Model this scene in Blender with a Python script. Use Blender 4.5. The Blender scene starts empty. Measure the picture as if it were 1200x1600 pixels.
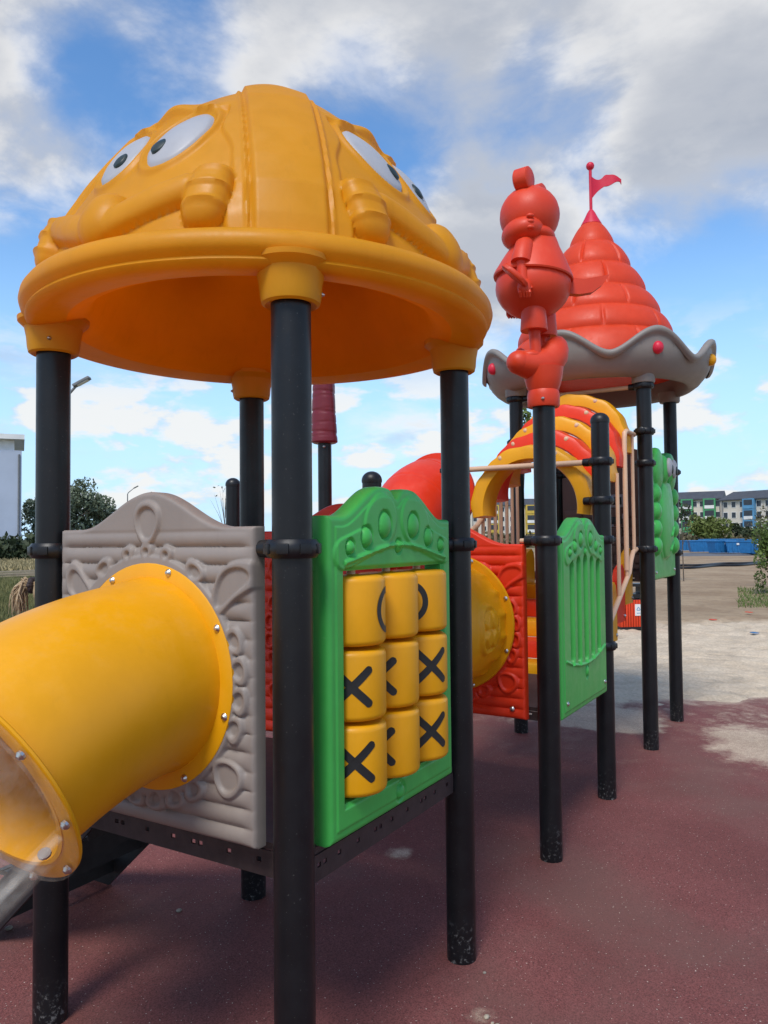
import bpy, bmesh, math, random
import numpy as np
from mathutils import Vector, Matrix, noise as mnoise
R = math.radians
random.seed(7); RNG = np.random.default_rng(7)
scene = bpy.context.scene
COL = scene.collection
PI = math.pi

# ------------------------------------------------------------------ camera
# world X runs along the row of front posts, world Y to the back of the play towers
CAM = (-1.718, -1.334, 1.65)
HEAD, PITCH, ROLL = 31.0, 2.0, -0.57
cd = bpy.data.cameras.new("camera"); cam = bpy.data.objects.new("camera", cd); COL.objects.link(cam)
cd.sensor_fit = 'VERTICAL'; cd.sensor_height = 36; cd.lens = 27.0
cd.clip_start = 0.05; cd.clip_end = 6000
cam.matrix_world = (Matrix.Translation(CAM) @ Matrix.Rotation(R(HEAD-90), 4, 'Z')
                    @ Matrix.Rotation(R(90+PITCH), 4, 'X') @ Matrix.Rotation(R(ROLL), 4, 'Z'))
scene.camera = cam
FW = (math.cos(R(HEAD)), math.sin(R(HEAD)))          # forward on the ground
RT = (math.sin(R(HEAD)), -math.cos(R(HEAD)))         # right on the ground
def at(px, depth, z=0.0):
    """ground position seen in photo column px (1200 wide) at a given depth in metres"""
    l = (px-600)/1200*depth
    return (CAM[0]+FW[0]*depth+RT[0]*l, CAM[1]+FW[1]*depth+RT[1]*l, z)
def pdir(px, py):
    """world direction of a photo pixel (1200x1600)"""
    d = Vector(((px-600)/1200, -(py-800)/1200, -1)).normalized()
    return (cam.matrix_world.to_3x3() @ d).normalized()

# ------------------------------------------------------------------ render settings / exposure
scene.render.engine = 'CYCLES'
scene.render.resolution_x, scene.render.resolution_y = 768, 1024
vs = scene.view_settings
vs.view_transform = 'Standard'; vs.look = 'None'; vs.gamma = 1; vs.use_curve_mapping = False
vs.exposure = 0.52
scene.cycles.max_bounces = 10; scene.cycles.transparent_max_bounces = 12

# ------------------------------------------------------------------ sun
SUN_EL, SUN_AZ = 54.0, 192.0       # azimuth from +X counter-clockwise, where the sun stands
sl = bpy.data.lights.new("sun", 'SUN'); sl.energy = 2.1; sl.angle = R(20); sl.color = (1, .96, .9)
so = bpy.data.objects.new("sun", sl); COL.objects.link(so)
sdir = Vector((math.cos(R(SUN_EL))*math.cos(R(SUN_AZ)), math.cos(R(SUN_EL))*math.sin(R(SUN_AZ)), math.sin(R(SUN_EL))))
so.rotation_euler = (-sdir).to_track_quat('-Z', 'Y').to_euler(); so.location = (0, 0, 30)

# ------------------------------------------------------------------ node helpers
class NT:
    def __init__(s, tree): s.t = tree; s.n = tree.nodes; s.l = tree.links
    def node(s, typ, **kw):
        n = s.n.new(typ)
        for k, v in kw.items(): setattr(n, k, v)
        return n
    def put(s, sock, v):
        if isinstance(v, bpy.types.NodeSocket): s.l.new(v, sock)
        elif v is not None: sock.default_value = v
    def math(s, op, a, b=None, c=None, clamp=False):
        n = s.node('ShaderNodeMath', operation=op, use_clamp=clamp)
        s.put(n.inputs[0], a); s.put(n.inputs[1], b); s.put(n.inputs[2], c)
        return n.outputs[0]
    def vmath(s, op, a, b=None, scale=None):
        n = s.node('ShaderNodeVectorMath', operation=op)
        s.put(n.inputs[0], a); s.put(n.inputs[1], b)
        if scale is not None: s.put(n.inputs['Scale'], scale)
        return n.outputs['Value'] if op in ('DOT_PRODUCT', 'LENGTH', 'DISTANCE') else n.outputs[0]
    def rng(s, v, a, b, c=0.0, d=1.0, smooth=True):
        n = s.node('ShaderNodeMapRange', interpolation_type='SMOOTHSTEP' if smooth else 'LINEAR')
        s.put(n.inputs[0], v); s.put(n.inputs[1], a); s.put(n.inputs[2], b); s.put(n.inputs[3], c); s.put(n.inputs[4], d)
        return n.outputs[0]
    def noise(s, vec, scale, detail=4, rough=.5, dist=0.0):
        n = s.node('ShaderNodeTexNoise'); s.put(n.inputs['Vector'], vec)
        n.inputs['Scale'].default_value = scale; n.inputs['Detail'].default_value = detail
        n.inputs['Roughness'].default_value = rough; n.inputs['Distortion'].default_value = dist
        return n.outputs[0]
    def mix(s, f, a, b):
        n = s.node('ShaderNodeMix', data_type='RGBA')
        s.put(n.inputs[0], f); s.put(n.inputs[6], a if isinstance(a, bpy.types.NodeSocket) else (*a, 1)[:4])
        s.put(n.inputs[7], b if isinstance(b, bpy.types.NodeSocket) else (*b, 1)[:4])
        return n.outputs[2]
    def bump(s, h, strength, dist=0.01):
        n = s.node('ShaderNodeBump'); n.inputs['Strength'].default_value = strength; n.inputs['Distance'].default_value = dist
        s.put(n.inputs['Height'], h); return n.outputs[0]

# ------------------------------------------------------------------ world: blue sky with broken cumulus
world = bpy.data.worlds.new("World"); scene.world = world; world.use_nodes = True
w = NT(world.node_tree); w.n.clear()
sky = w.node('ShaderNodeTexSky', sky_type='NISHITA', sun_disc=False)
sky.sun_elevation = R(SUN_EL); sky.sun_rotation = R(90-SUN_AZ); sky.altitude = 100; sky.air_density = 1.0; sky.dust_density = .2; sky.ozone_density = 2.4
tc = w.node('ShaderNodeTexCoord'); D = w.vmath('NORMALIZE', tc.outputs['Generated'])
sx = w.node('ShaderNodeSeparateXYZ'); w.put(sx.inputs[0], D)
up = w.math('MAXIMUM', sx.outputs[2], 0.0)
inv = w.math('DIVIDE', 1.15, w.math('ADD', up, .30))
flat = w.vmath('SCALE', D, scale=inv)
shift = w.vmath('ADD', flat, (3.1, 1.7, 0.0))
def density(vec, extra):
    big = w.noise(vec, 1.75, 11, .56, .2)
    return w.math('ADD', big, extra)
blobs = [  # photo column, row, radius in degrees, weight: where the cloud bank thickens or opens
    (950, 60, 20, .15), (560, 60, 12, .10), (330, 60, 9, .08), (60, 150, 12, .30), (760, 330, 9, .12), (1130, 250, 9, .12),
    (1000, 330, 6, .05), (700, 110, 9, -.13), (590, 190, 8, -.12), (180, 20, 9, -.12), (110, 270, 10, -.20), (240, 120, 6, -.06), (1060, 400, 9, -.15),
    (1120, 520, 9, -.06), (870, 190, 7, -.09), (60, 450, 8, -.06), (20, 330, 7, .09), (1120, 390, 5, .08), (60, 600, 7, .14), (740, 420, 9, .10)]
ex = None
for px, py, rad, wt in blobs:
    dp = w.vmath('DOT_PRODUCT', D, tuple(pdir(px, py)))
    f = w.rng(dp, math.cos(R(rad)), 1.0, 0.0, wt)
    ex = f if ex is None else w.math('ADD', ex, f)
horizon = w.rng(sx.outputs[2], .02, .30, -.10, 0.0)
ex = w.math('ADD', ex, horizon)
d0 = density(shift, ex)
lit = w.vmath('ADD', shift, (math.cos(R(SUN_AZ))*.10, math.sin(R(SUN_AZ))*.10, .05))
d1 = density(lit, ex)
cov = w.rng(d0, .46, .70, 0, .94)
thin = w.noise(shift, 3.4, 6, .6, .4)
cov = w.math('MAXIMUM', cov, w.math('MULTIPLY', w.rng(d0, .36, .56, 0, .55), w.rng(thin, .42, .7)))
# small heaped clouds low over the horizon
el = w.math('ARCSINE', sx.outputs[2]); azn = w.math('ARCTAN2', sx.outputs[1], sx.outputs[0])
cv = w.node('ShaderNodeCombineXYZ'); w.put(cv.inputs[0], w.math('MULTIPLY', azn, 6.0)); w.put(cv.inputs[1], w.math('MULTIPLY', el, 13.0))
ln = w.noise(cv.outputs[0], 1.25, 7, .55, .1)
low = w.math('MULTIPLY', w.rng(ln, .47, .56), w.math('MULTIPLY', w.rng(el, .02, .05), w.rng(el, .30, .16)))
cov = w.math('MAXIMUM', cov, w.math('MULTIPLY', low, .85))
shade = w.rng(w.math('SUBTRACT', d1, d0), -.05, .07, 1.0, 0.0)
thick = w.rng(d0, .58, .86)
cc = w.mix(shade, (.60, .63, .69), (1.0, .985, .96))
cc = w.mix(w.math('MULTIPLY', thick, .75), cc, (.40, .44, .52))
cc = w.mix(low, cc, (1.0, .97, .92))
b1 = w.node('ShaderNodeBackground'); b1.inputs[1].default_value = .15
hz = w.rng(sx.outputs[2], 0.0, .42, .92, 0.0)
hs = w.node('ShaderNodeHueSaturation'); hs.inputs['Saturation'].default_value = 1.18; w.put(hs.inputs['Color'], sky.outputs[0])
gam = w.mix(hz, hs.outputs[0], (2.5, 3.9, 5.4))
w.put(b1.inputs[0], gam)
b2 = w.node('ShaderNodeBackground'); b2.inputs[1].default_value = .66; w.put(b2.inputs[0], cc)
ms = w.node('ShaderNodeMixShader'); w.put(ms.inputs[0], cov); w.l.new(b1.outputs[0], ms.inputs[1]); w.l.new(b2.outputs[0], ms.inputs[2])
wo = w.node('ShaderNodeOutputWorld'); w.l.new(ms.outputs[0], wo.inputs[0])

# ------------------------------------------------------------------ materials
MATS = {}
def new_mat(name):
    m = bpy.data.materials.new(name); m.use_nodes = True
    t = NT(m.node_tree); b = t.n['Principled BSDF']; MATS[name] = m
    return m, t, b
def plastic(name, col, rough=.38, var=.05, bump=.08, scale=60, dust=.05, trans=0.0):
    m, t, b = new_mat(name)
    g = t.node('ShaderNodeNewGeometry'); p = g.outputs['Position']
    n1 = t.noise(p, 3.5, 5, .6); n2 = t.noise(p, scale, 3, .5); n3 = t.noise(p, 14, 6, .7)
    st = t.noise(t.vmath('MULTIPLY', p, (1.0, 1.0, .12)), 26, 5, .65)           # rain streaks
    sc_ = t.noise(t.vmath('MULTIPLY', p, (1.0, .25, 1.0)), 75, 4, .7)           # fine scuffs
    c = t.mix(t.rng(n1, .3, .7), tuple(x*(1-var) for x in col), tuple(min(1, x*(1+var)) for x in col))
    c = t.mix(t.rng(st, .52, .80, 0, .16), c, tuple(x*.62 for x in col))
    sz = t.node('ShaderNodeSeparateXYZ'); t.put(sz.inputs[0], g.outputs['Normal'])
    d = t.math('MULTIPLY', t.rng(sz.outputs[2], .2, 1.0, .15, 1.0), t.rng(n3, .45, .8, 0, dust*2))
    c = t.mix(d, c, (.42, .37, .30))
    c = t.mix(t.rng(sc_, .68, .80, 0, .14), c, (.6, .56, .5))
    t.put(b.inputs['Base Color'], c); b.inputs['Specular IOR Level'].default_value = .38
    t.put(b.inputs['Roughness'], t.rng(t.math('ADD', n3, t.math('MULTIPLY', st, .4)), .4, 1.0, rough-.06, rough+.16))
    t.put(b.inputs['Normal'], t.bump(n2, bump, .004))
    if trans:
        tr = t.node('ShaderNodeBsdfTranslucent'); t.put(tr.inputs[0], c); mx = t.node('ShaderNodeMixShader'); mx.inputs[0].default_value = trans
        out = t.n['Material Output']; t.l.new(b.outputs[0], mx.inputs[1]); t.l.new(tr.outputs[0], mx.inputs[2]); t.l.new(mx.outputs[0], out.inputs[0])
    return m
def simple(name, col, rough=.6, var=.15, scale=8, bump=.0, metal=0.0):
    m, t, b = new_mat(name)
    tc_ = t.node('ShaderNodeNewGeometry'); p = tc_.outputs['Position']
    n = t.noise(p, scale, 5, .6)
    t.put(b.inputs['Base Color'], t.mix(t.rng(n, .3, .7), tuple(x*(1-var) for x in col), tuple(min(1, x*(1+var)) for x in col)))
    b.inputs['Roughness'].default_value = rough; b.inputs['Metallic'].default_value = metal
    if bump: t.put(b.inputs['Normal'], t.bump(t.noise(p, scale*6, 4, .6), bump, .01))
    return m
YEL = plastic('yellow_plastic', (.84, .375, .004), .36, trans=.12)
ROOFY = plastic('roof_yellow_plastic', (.84, .385, .008), .40, trans=.42)
LINER = plastic('roof_liner_plastic', (.86, .37, .006), .45, trans=.82)
ORG = plastic('orange_red_plastic', (.84, .080, .024), .40, trans=.34)
RED = plastic('red_plastic', (.80, .042, .010), .38, trans=.12)
BEAR = plastic('coral_red_plastic', (.64, .046, .012), .42)
GRN = plastic('green_plastic', (.055, .40, .070), .36)
GRY = plastic('grey_plastic', (.25, .212, .185), .48, dust=.1)
BRM = plastic('brim_grey_plastic', (.23, .205, .18), .46, dust=.1)
MAR = plastic('maroon_plastic', (.16, .014, .022), .35)
PNK = plastic('crimson_plastic', (.60, .016, .045), .38)
BRN = plastic('brown_plastic', (.16, .10, .075), .5)
BLKP = plastic('black_clamp_plastic', (.008, .008, .009), .36, bump=.05, dust=.03)
WHT = plastic('white_plastic', (.37, .37, .385), .42)
PUP = plastic('dark_pupil_plastic', (.015, .028, .026), .35)
BEI = plastic('beige_pipe_coating', (.64, .41, .26), .38, dust=.03)
MRK = simple('black_print', (.012, .012, .012), .5, .1)
STEEL = simple('steel', (.55, .53, .5), .3, .1, metal=1.0)
DECK = simple('deck_dark_coating', (.035, .022, .021), .55, .25, 20, .1)
STAIRM = simple('stair_black_coating', (.012, .012, .013), .55, .3, 20, .1)
# black posts: scuffed near the foot
m, t, b = new_mat('post_black_paint'); POST = m
g = t.node('ShaderNodeNewGeometry'); p = g.outputs['Position']; s3 = t.node('ShaderNodeSeparateXYZ'); t.put(s3.inputs[0], p)
scf = t.math('MULTIPLY', t.rng(t.noise(p, 55, 8, .75), .54, .64), t.rng(t.math('ADD', s3.outputs[2], t.math('MULTIPLY', t.noise(p, 9, 3), .25)), .36, .12))
c = t.mix(t.rng(t.noise(p, 5, 5, .6), .3, .7), (.006, .0063, .0075), (.010, .0105, .012))
dst = t.rng(t.noise(p, 160, 2, .5), .70, .76, 0, .35)
c = t.mix(dst, c, (.18, .17, .16)); c = t.mix(t.math('MULTIPLY', scf, .38), c, (.40, .39, .37))
t.put(b.inputs['Base Color'], c); t.put(b.inputs['Roughness'], t.rng(t.noise(p, 12, 5, .6), .3, .7, .30, .42)); b.inputs['Specular IOR Level'].default_value = .32
# clear plastic
m, t, b = new_mat('clear_plastic'); CLR = m
g = t.node('ShaderNodeNewGeometry')
b.inputs['Base Color'].default_value = (.95, .88, .76, 1); b.inputs['Roughness'].default_value = .05
b.inputs['IOR'].default_value = 1.45; b.inputs['Specular IOR Level'].default_value = .6
t.put(b.inputs['Alpha'], t.rng(t.noise(g.outputs['Position'], 22, 6, .7), .3, .8, .02, .08))

# ------------------------------------------------------------------ object helpers
WL = {}
def put(o, parent, c):
    WL[o] = Vector(c)
    if parent is not None:
        o.parent = parent; o.location = Vector(c) - WL[parent]
    else: o.location = c
def tag(o, label=None, cat=None, group=None, kind=None):
    if label: o['label'] = label
    if cat: o['category'] = cat
    if group: o['group'] = group
    if kind: o['kind'] = kind
    return o
def thing(name, loc, label, cat, group=None):
    o = bpy.data.objects.new(name, None); COL.objects.link(o); o.empty_display_size = .1
    put(o, None, loc); return tag(o, label, cat, group)
def mesh(name, V, F, mat, parent=None, smooth=35, origin=None):
    V = np.asarray(V, dtype=float)
    c = (V.min(0)+V.max(0))/2 if origin is None else np.array(origin, float)
    me = bpy.data.meshes.new(name); me.from_pydata((V-c).tolist(), [], [list(map(int, f)) for f in F]); me.update()
    if smooth:
        me.polygons.foreach_set('use_smooth', [True]*len(me.polygons))
        if smooth < 179: me.set_sharp_from_angle(angle=R(smooth))
    me.materials.append(mat)
    o = bpy.data.objects.new(name, me); COL.objects.link(o); put(o, parent, c)
    return o
class MB:
    """collects shapes (world coordinates) for one mesh object"""
    def __init__(s): s.v = []; s.f = []
    def add(s, V, F):
        k = len(s.v); s.v += [tuple(x) for x in V]; s.f += [tuple(i+k for i in f) for f in F]; return s
    def box(s, c, d, rz=0, bev=0.0, M=None):
        bm = bmesh.new(); bmesh.ops.create_cube(bm, size=1)
        for q in bm.verts: q.co = Vector((q.co.x*d[0], q.co.y*d[1], q.co.z*d[2]))
        if bev: bmesh.ops.bevel(bm, geom=bm.edges[:], offset=bev, segments=2, profile=.6, affect='EDGES')
        T = Matrix.Translation(c) @ Matrix.Rotation(rz, 4, 'Z')
        if M is not None: T = M
        bm.verts.index_update()
        s.add([T @ q.co for q in bm.verts], [[q.index for q in f.verts] for f in bm.faces]); bm.free(); return s
    def tube(s, P, r, n=16, caps=True, ref=None):
        P = [Vector(p) for p in P]; rr = r if hasattr(r, '__len__') else [r]*len(P)
        T = []
        for i in range(len(P)):
            a = P[max(i-1, 0)]; b_ = P[min(i+1, len(P)-1)]; T.append((b_-a).normalized())
        up_ = Vector(ref) if ref else (Vector((0, 0, 1)) if abs(T[0].z) < .9 else Vector((1, 0, 0)))
        V = []; X = (up_ - T[0]*up_.dot(T[0])).normalized()
        for i in range(len(P)):
            X = (X - T[i]*X.dot(T[i])).normalized(); Y = T[i].cross(X)
            for k in range(n):
                a = 2*PI*k/n; V.append(P[i]+(X*math.cos(a)+Y*math.sin(a))*rr[i])
        F = [(i*n+k, i*n+(k+1) % n, (i+1)*n+(k+1) % n, (i+1)*n+k) for i in range(len(P)-1) for k in range(n)]
        if caps: F += [tuple(range(n))[::-1], tuple((len(P)-1)*n+k for k in range(n))]
        return s.add(V, F)
    def lathe(s, prof, c=(0, 0, 0), n=32, M=None):
        V = []; m_ = len(prof)
        for r_, z in prof:
            for k in range(n):
                a = 2*PI*k/n; V.append((r_*math.cos(a), r_*math.sin(a), z))
        F = [(i*n+k, i*n+(k+1) % n, (i+1)*n+(k+1) % n, (i+1)*n+k) for i in range(m_-1) for k in range(n)]
        F += [tuple(range(n))[::-1], tuple((m_-1)*n+k for k in range(n))]
        T = M if M is not None else Matrix.Translation(c)
        return s.add([T @ Vector(q) for q in V], F)
    def ell(s, c, r, n=20, m_=12, M=None):
        V = [(0, 0, -1)]
        for i in range(1, m_):
            p_ = -PI/2+PI*i/m_
            V += [(math.cos(p_)*math.cos(2*PI*k/n), math.cos(p_)*math.sin(2*PI*k/n), math.sin(p_)) for k in range(n)]
        V.append((0, 0, 1)); F = []
        for k in range(n):
            F.append((0, 1+(k+1) % n, 1+k)); F.append((len(V)-1, 1+(m_-2)*n+k, 1+(m_-2)*n+(k+1) % n))
        for i in range(m_-2):
            for k in range(n): F.append((1+i*n+k, 1+i*n+(k+1) % n, 1+(i+1)*n+(k+1) % n, 1+(i+1)*n+k))
        T = Matrix.Translation(c) @ (M if M is not None else Matrix()) @ Matrix.Diagonal((*r, 1))
        return s.add([T @ Vector(q) for q in V], F)
    def prism(s, pts, T, h):
        """2D outline (x, y) extruded by h along local z, placed by matrix T"""
        n = len(pts)
        V = [T @ Vector((x, y, 0)) for x, y in pts]+[T @ Vector((x, y, h)) for x, y in pts]
        F = [tuple(range(n))[::-1], tuple(range(n, 2*n))]+[(i, (i+1) % n, n+(i+1) % n, n+i) for i in range(n)]
        return s.add(V, F)
    def build(s, name, mat, parent=None, smooth=35): return mesh(name, s.v, s.f, mat, parent, smooth)
def sstep(a, b_, x):
    t_ = np.clip((x-a)/(b_-a), 0, 1); return t_*t_*(3-2*t_)

# ------------------------------------------------------------------ ground
S = 1.06                                    # post spacing
def ground_coords(t):
    g = t.node('ShaderNodeNewGeometry'); p = g.outputs['Position']
    rel = t.vmath('SUBTRACT', p, CAM)
    f = t.vmath('DOT_PRODUCT', rel, (FW[0], FW[1], 0)); r = t.vmath('DOT_PRODUCT', rel, (RT[0], RT[1], 0))
    return p, f, r
SAND = (.52, .44, .335)
def sand_colour(t, p):
    n = t.noise(p, 2.2, 8, .65); n2 = t.noise(p, 30, 5, .7)
    c = t.mix(t.rng(n, .3, .7), (.54, .43, .305), (.70, .57, .415))
    return t.mix(t.rng(n2, .35, .7, 0, .5), c, (.36, .285, .20))
m, t, b = new_mat('ground_earth'); GND = m
p, f, r = ground_coords(t)
edge = t.math('ADD', f, t.math('MULTIPLY', t.math('SUBTRACT', t.noise(p, .5, 6, .6), .5), 2.2))
sand = sand_colour(t, p)
dn = t.noise(p, .35, 8, .7); dn2 = t.noise(p, 4.0, 6, .7)
dirt = t.mix(t.rng(dn, .35, .65), (.30, .205, .125), (.43, .315, .20)); dirt = t.mix(t.rng(dn2, .45, .75, 0, .6), dirt, (.20, .138, .088))
gr = t.mix(t.rng(t.noise(p, .5, 7, .7), .35, .65), (.085, .10, .035), (.27, .225, .12)); gr = t.mix(t.rng(dn2, .4, .75), gr, (.055, .07, .022))
c = t.mix(t.rng(edge, 14.0, 15.3), sand, dirt)
side = t.math('ADD', r, t.math('MULTIPLY', t.math('SUBTRACT', t.noise(p, .3, 5, .6), .5), 5.0))
lf = t.math('MULTIPLY', t.rng(side, -1.5, -5.0), t.rng(edge, 8.5, 12.0))
c = t.mix(lf, c, gr)
far = t.rng(f, 75, 115)
c = t.mix(far, c, t.mix(t.rng(t.noise(p, .06, 5, .6), .4, .6), (.11, .115, .045), (.30, .25, .15)))
t.put(b.inputs['Base Color'], c); b.inputs['Roughness'].default_value = .95; b.inputs['Specular IOR Level'].default_value = .15
hh = t.math('ADD', t.noise(p, 5.5, 6, .6), t.math('MULTIPLY', t.noise(p, 40, 4, .6), .3))
t.put(b.inputs['Normal'], t.bump(hh, .9, .10))
G = 2500
mesh('ground', [(-G, -G, 0), (G, -G, 0), (G, G, 0), (-G, G, 0)], [(0, 1, 2, 3)], GND, None, 0)['kind'] = 'structure'
# the sand in view gets real footprints and ripples: a finely cut low sheet
def sand_sheet():
    nx, ny = 460, 260
    ff = np.linspace(7.25, 16.2, ny); rr = np.linspace(-4.5, 12, nx)
    V = []
    for a in ff:
        for q in rr:
            x, y = CAM[0]+FW[0]*a+RT[0]*q, CAM[1]+FW[1]*a+RT[1]*q
            h = .040*mnoise.fractal((x*2.4, y*2.4, 0), 1, 2, 5)+.040*abs(mnoise.noise((x*4.5, y*4.5, 3)))-.03
            e = min((a-7.25)/.6, (16.2-a)/1.2, (q+4.5)/.8, (12-q)/.8, 1)
            V.append((x, y, .006+(.030+h)*e-.03*(1-e)))
    F = [(j*nx+i, j*nx+i+1, (j+1)*nx+i+1, (j+1)*nx+i) for j in range(ny-1) for i in range(nx-1)]
    m, t, b = new_mat('loose_sand'); p, f, r = ground_coords(t)
    edge = t.math('ADD', f, t.math('MULTIPLY', t.math('SUBTRACT', t.noise(p, .5, 6, .6), .5), 2.2))
    dn = t.noise(p, .35, 8, .7); dn2 = t.noise(p, 4.0, 6, .7)
    dirt = t.mix(t.rng(dn, .35, .65), (.30, .205, .125), (.43, .315, .20)); dirt = t.mix(t.rng(dn2, .45, .75, 0, .6), dirt, (.20, .138, .088))
    t.put(b.inputs['Base Color'], t.mix(t.rng(edge, 14.0, 15.3), sand_colour(t, p), dirt)); b.inputs['Roughness'].default_value = .95
    b.inputs['Specular IOR Level'].default_value = .15
    t.put(b.inputs['Normal'], t.bump(t.noise(p, 30, 5, .7), .6, .03))
    mesh('sand', V, F, m, None, 180)['kind'] = 'structure'
sand_sheet()
# maroon rubber safety surface, sand blown over it
m, t, b = new_mat('rubber_surface'); RUB = m
p, f, r = ground_coords(t)
n1 = t.noise(p, 1.3, 6, .6); n2 = t.noise(p, 170, 3, .7); n3 = t.noise(p, 90, 3, .7)
c = t.mix(t.rng(n1, .3, .7), (.190, .058, .050), (.255, .084, .074))
c = t.mix(t.rng(n2, .38, .66, 0, .85), c, (.080, .024, .022))
c = t.mix(t.rng(t.noise(p, .8, 4, .6), .46, .70, 0, .55), c, (.165, .088, .070))
speck = t.rng(t.noise(p, 105, 1, .5), .725, .765)
c = t.mix(t.math('MULTIPLY', speck, .75), c, (.70, .60, .50))
sw = t.math('ADD', f, t.math('MULTIPLY', t.math('SUBTRACT', t.noise(p, 1.1, 7, .65), .5), 2.6))
cover = t.rng(sw, 7.3, 7.9)
def drift(px, dep, rad, wt):
    q = at(px, dep); dd = t.vmath('DISTANCE', p, (q[0], q[1], .008))
    return t.rng(dd, rad, rad*.1, 0, wt)
pn = t.noise(p, 4.5, 8, .72)
acc = None
for px, dep, rad, wt in ((1190, 5.9, .85, .62), (930, 6.95, .75, .62), (1130, 6.5, .5, .30), (985, 6.6, .5, .25), (618, 4.05, .18, .42), (1100, 4.5, .2, .30), (745, 2.7, .14, .42), (1190, 4.2, .3, .18), (700, 5.4, .5, .2), (1040, 5.0, .25, .18), (880, 6.0, .4, .22), (1180, 6.9, .9, .35), (960, 7.3, 1.0, .4), (800, 7.2, .8, .35), (1000, 3.6, .22, .2), (560, 3.2, .3, .16), (900, 2.9, .3, .16)):
    q = drift(px, dep, rad, wt); acc = q if acc is None else t.math('ADD', acc, q)
dr = t.rng(t.math('ADD', t.math('MULTIPLY', acc, .75), t.math('MULTIPLY', pn, .75)), .56, .80)
cover = t.math('MAXIMUM', cover, dr)
film = t.rng(t.math('ADD', t.noise(p, 2.1, 7, .7), t.rng(f, 3.5, 7.5, -.10, .08)), .52, .80, 0, .26)
cover = t.math('MAXIMUM', cover, film)
gran = t.rng(t.noise(p, 220, 3, .7), .32, .62, .25, 1.0)
c = t.mix(t.math('MULTIPLY', cover, gran), c, sand_colour(t, p))
t.put(b.inputs['Base Color'], c); b.inputs['Roughness'].default_value = .82; b.inputs['Specular IOR Level'].default_value = .3
t.put(b.inputs['Normal'], t.bump(t.math('ADD', n2, t.math('MULTIPLY', n3, .6)), .55, .006))
V = []
ring = [(-6, 7.9), (-3, 7.75), (0, 7.7), (2, 7.75), (4, 7.85), (7, 7.9), (7, -3), (-6, -3)]
V = [(CAM[0]+FW[0]*a+RT[0]*q, CAM[1]+FW[1]*a+RT[1]*q, .008) for q, a in ring]
PADZ = .008
mesh('rubber_pad', V, [tuple(range(len(V)))[::-1]], RUB, None, 0)['kind'] = 'structure'

# ------------------------------------------------------------------ posts and clamps
def post(parent, x, y, top, cap=False, name='post'):
    r_ = .057
    pr = [(r_, 0), (r_, top-.002), (r_-.003, top)] if not cap else [(r_, 0), (r_, top-.06)]
    o = MB().lathe(pr, (x, y, 0), 40).build(name, POST, parent)
    if cap:
        pc = [(r_+.003, top-.062), (r_+.004, top-.05)]+[((r_+.004)*math.cos(a), top-.05+.055*math.sin(a)) for a in np.linspace(.1, PI/2-.02, 9)]
        MB().lathe(pc, (x, y, 0), 40).build('cap', BLKP, o)
    return o
def clamp(po, x, y, z, az):
    """moulded two-half clamp ring with a socket lug towards az (degrees)"""
    mb = MB(); h = .026
    prof = [(.0575, -h), (.068, -h), (.076, -h*.6), (.0785, 0), (.076, h*.6), (.068, h), (.0575, h)]
    mb.lathe(prof, (x, y, z), 40)
    a = R(az); d = Vector((math.cos(a), math.sin(a), 0))
    P0 = Vector((x, y, z))
    mb.tube([P0+d*.066, P0+d*.085, P0+d*.112, P0+d*.115], [.026, .027, .025, .020], 16)
    for k in range(6):                                    # raised grip pads round the ring
        q = a+R(60+k*48); e = Vector((math.cos(q), math.sin(q), 0))
        M = Matrix.Translation(P0+e*.0765) @ Matrix.Rotation(q, 4, 'Z')
        mb.box((0, 0, 0), (.009, .036, .030), bev=.004, M=M)
    c_ = mb.build('clamp', BLKP, po)
    return c_
def bolt(parent, P, d, r_=.009):
    d = Vector(d).normalized(); P = Vector(P)
    MB().tube([P-d*.004, P+d*.002, P+d*.006, P+d*.009, P+d*.010], [r_*1.5, r_*1.5, r_, r_*.7, r_*.2], 10).build('bolt', STEEL, parent)

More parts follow.
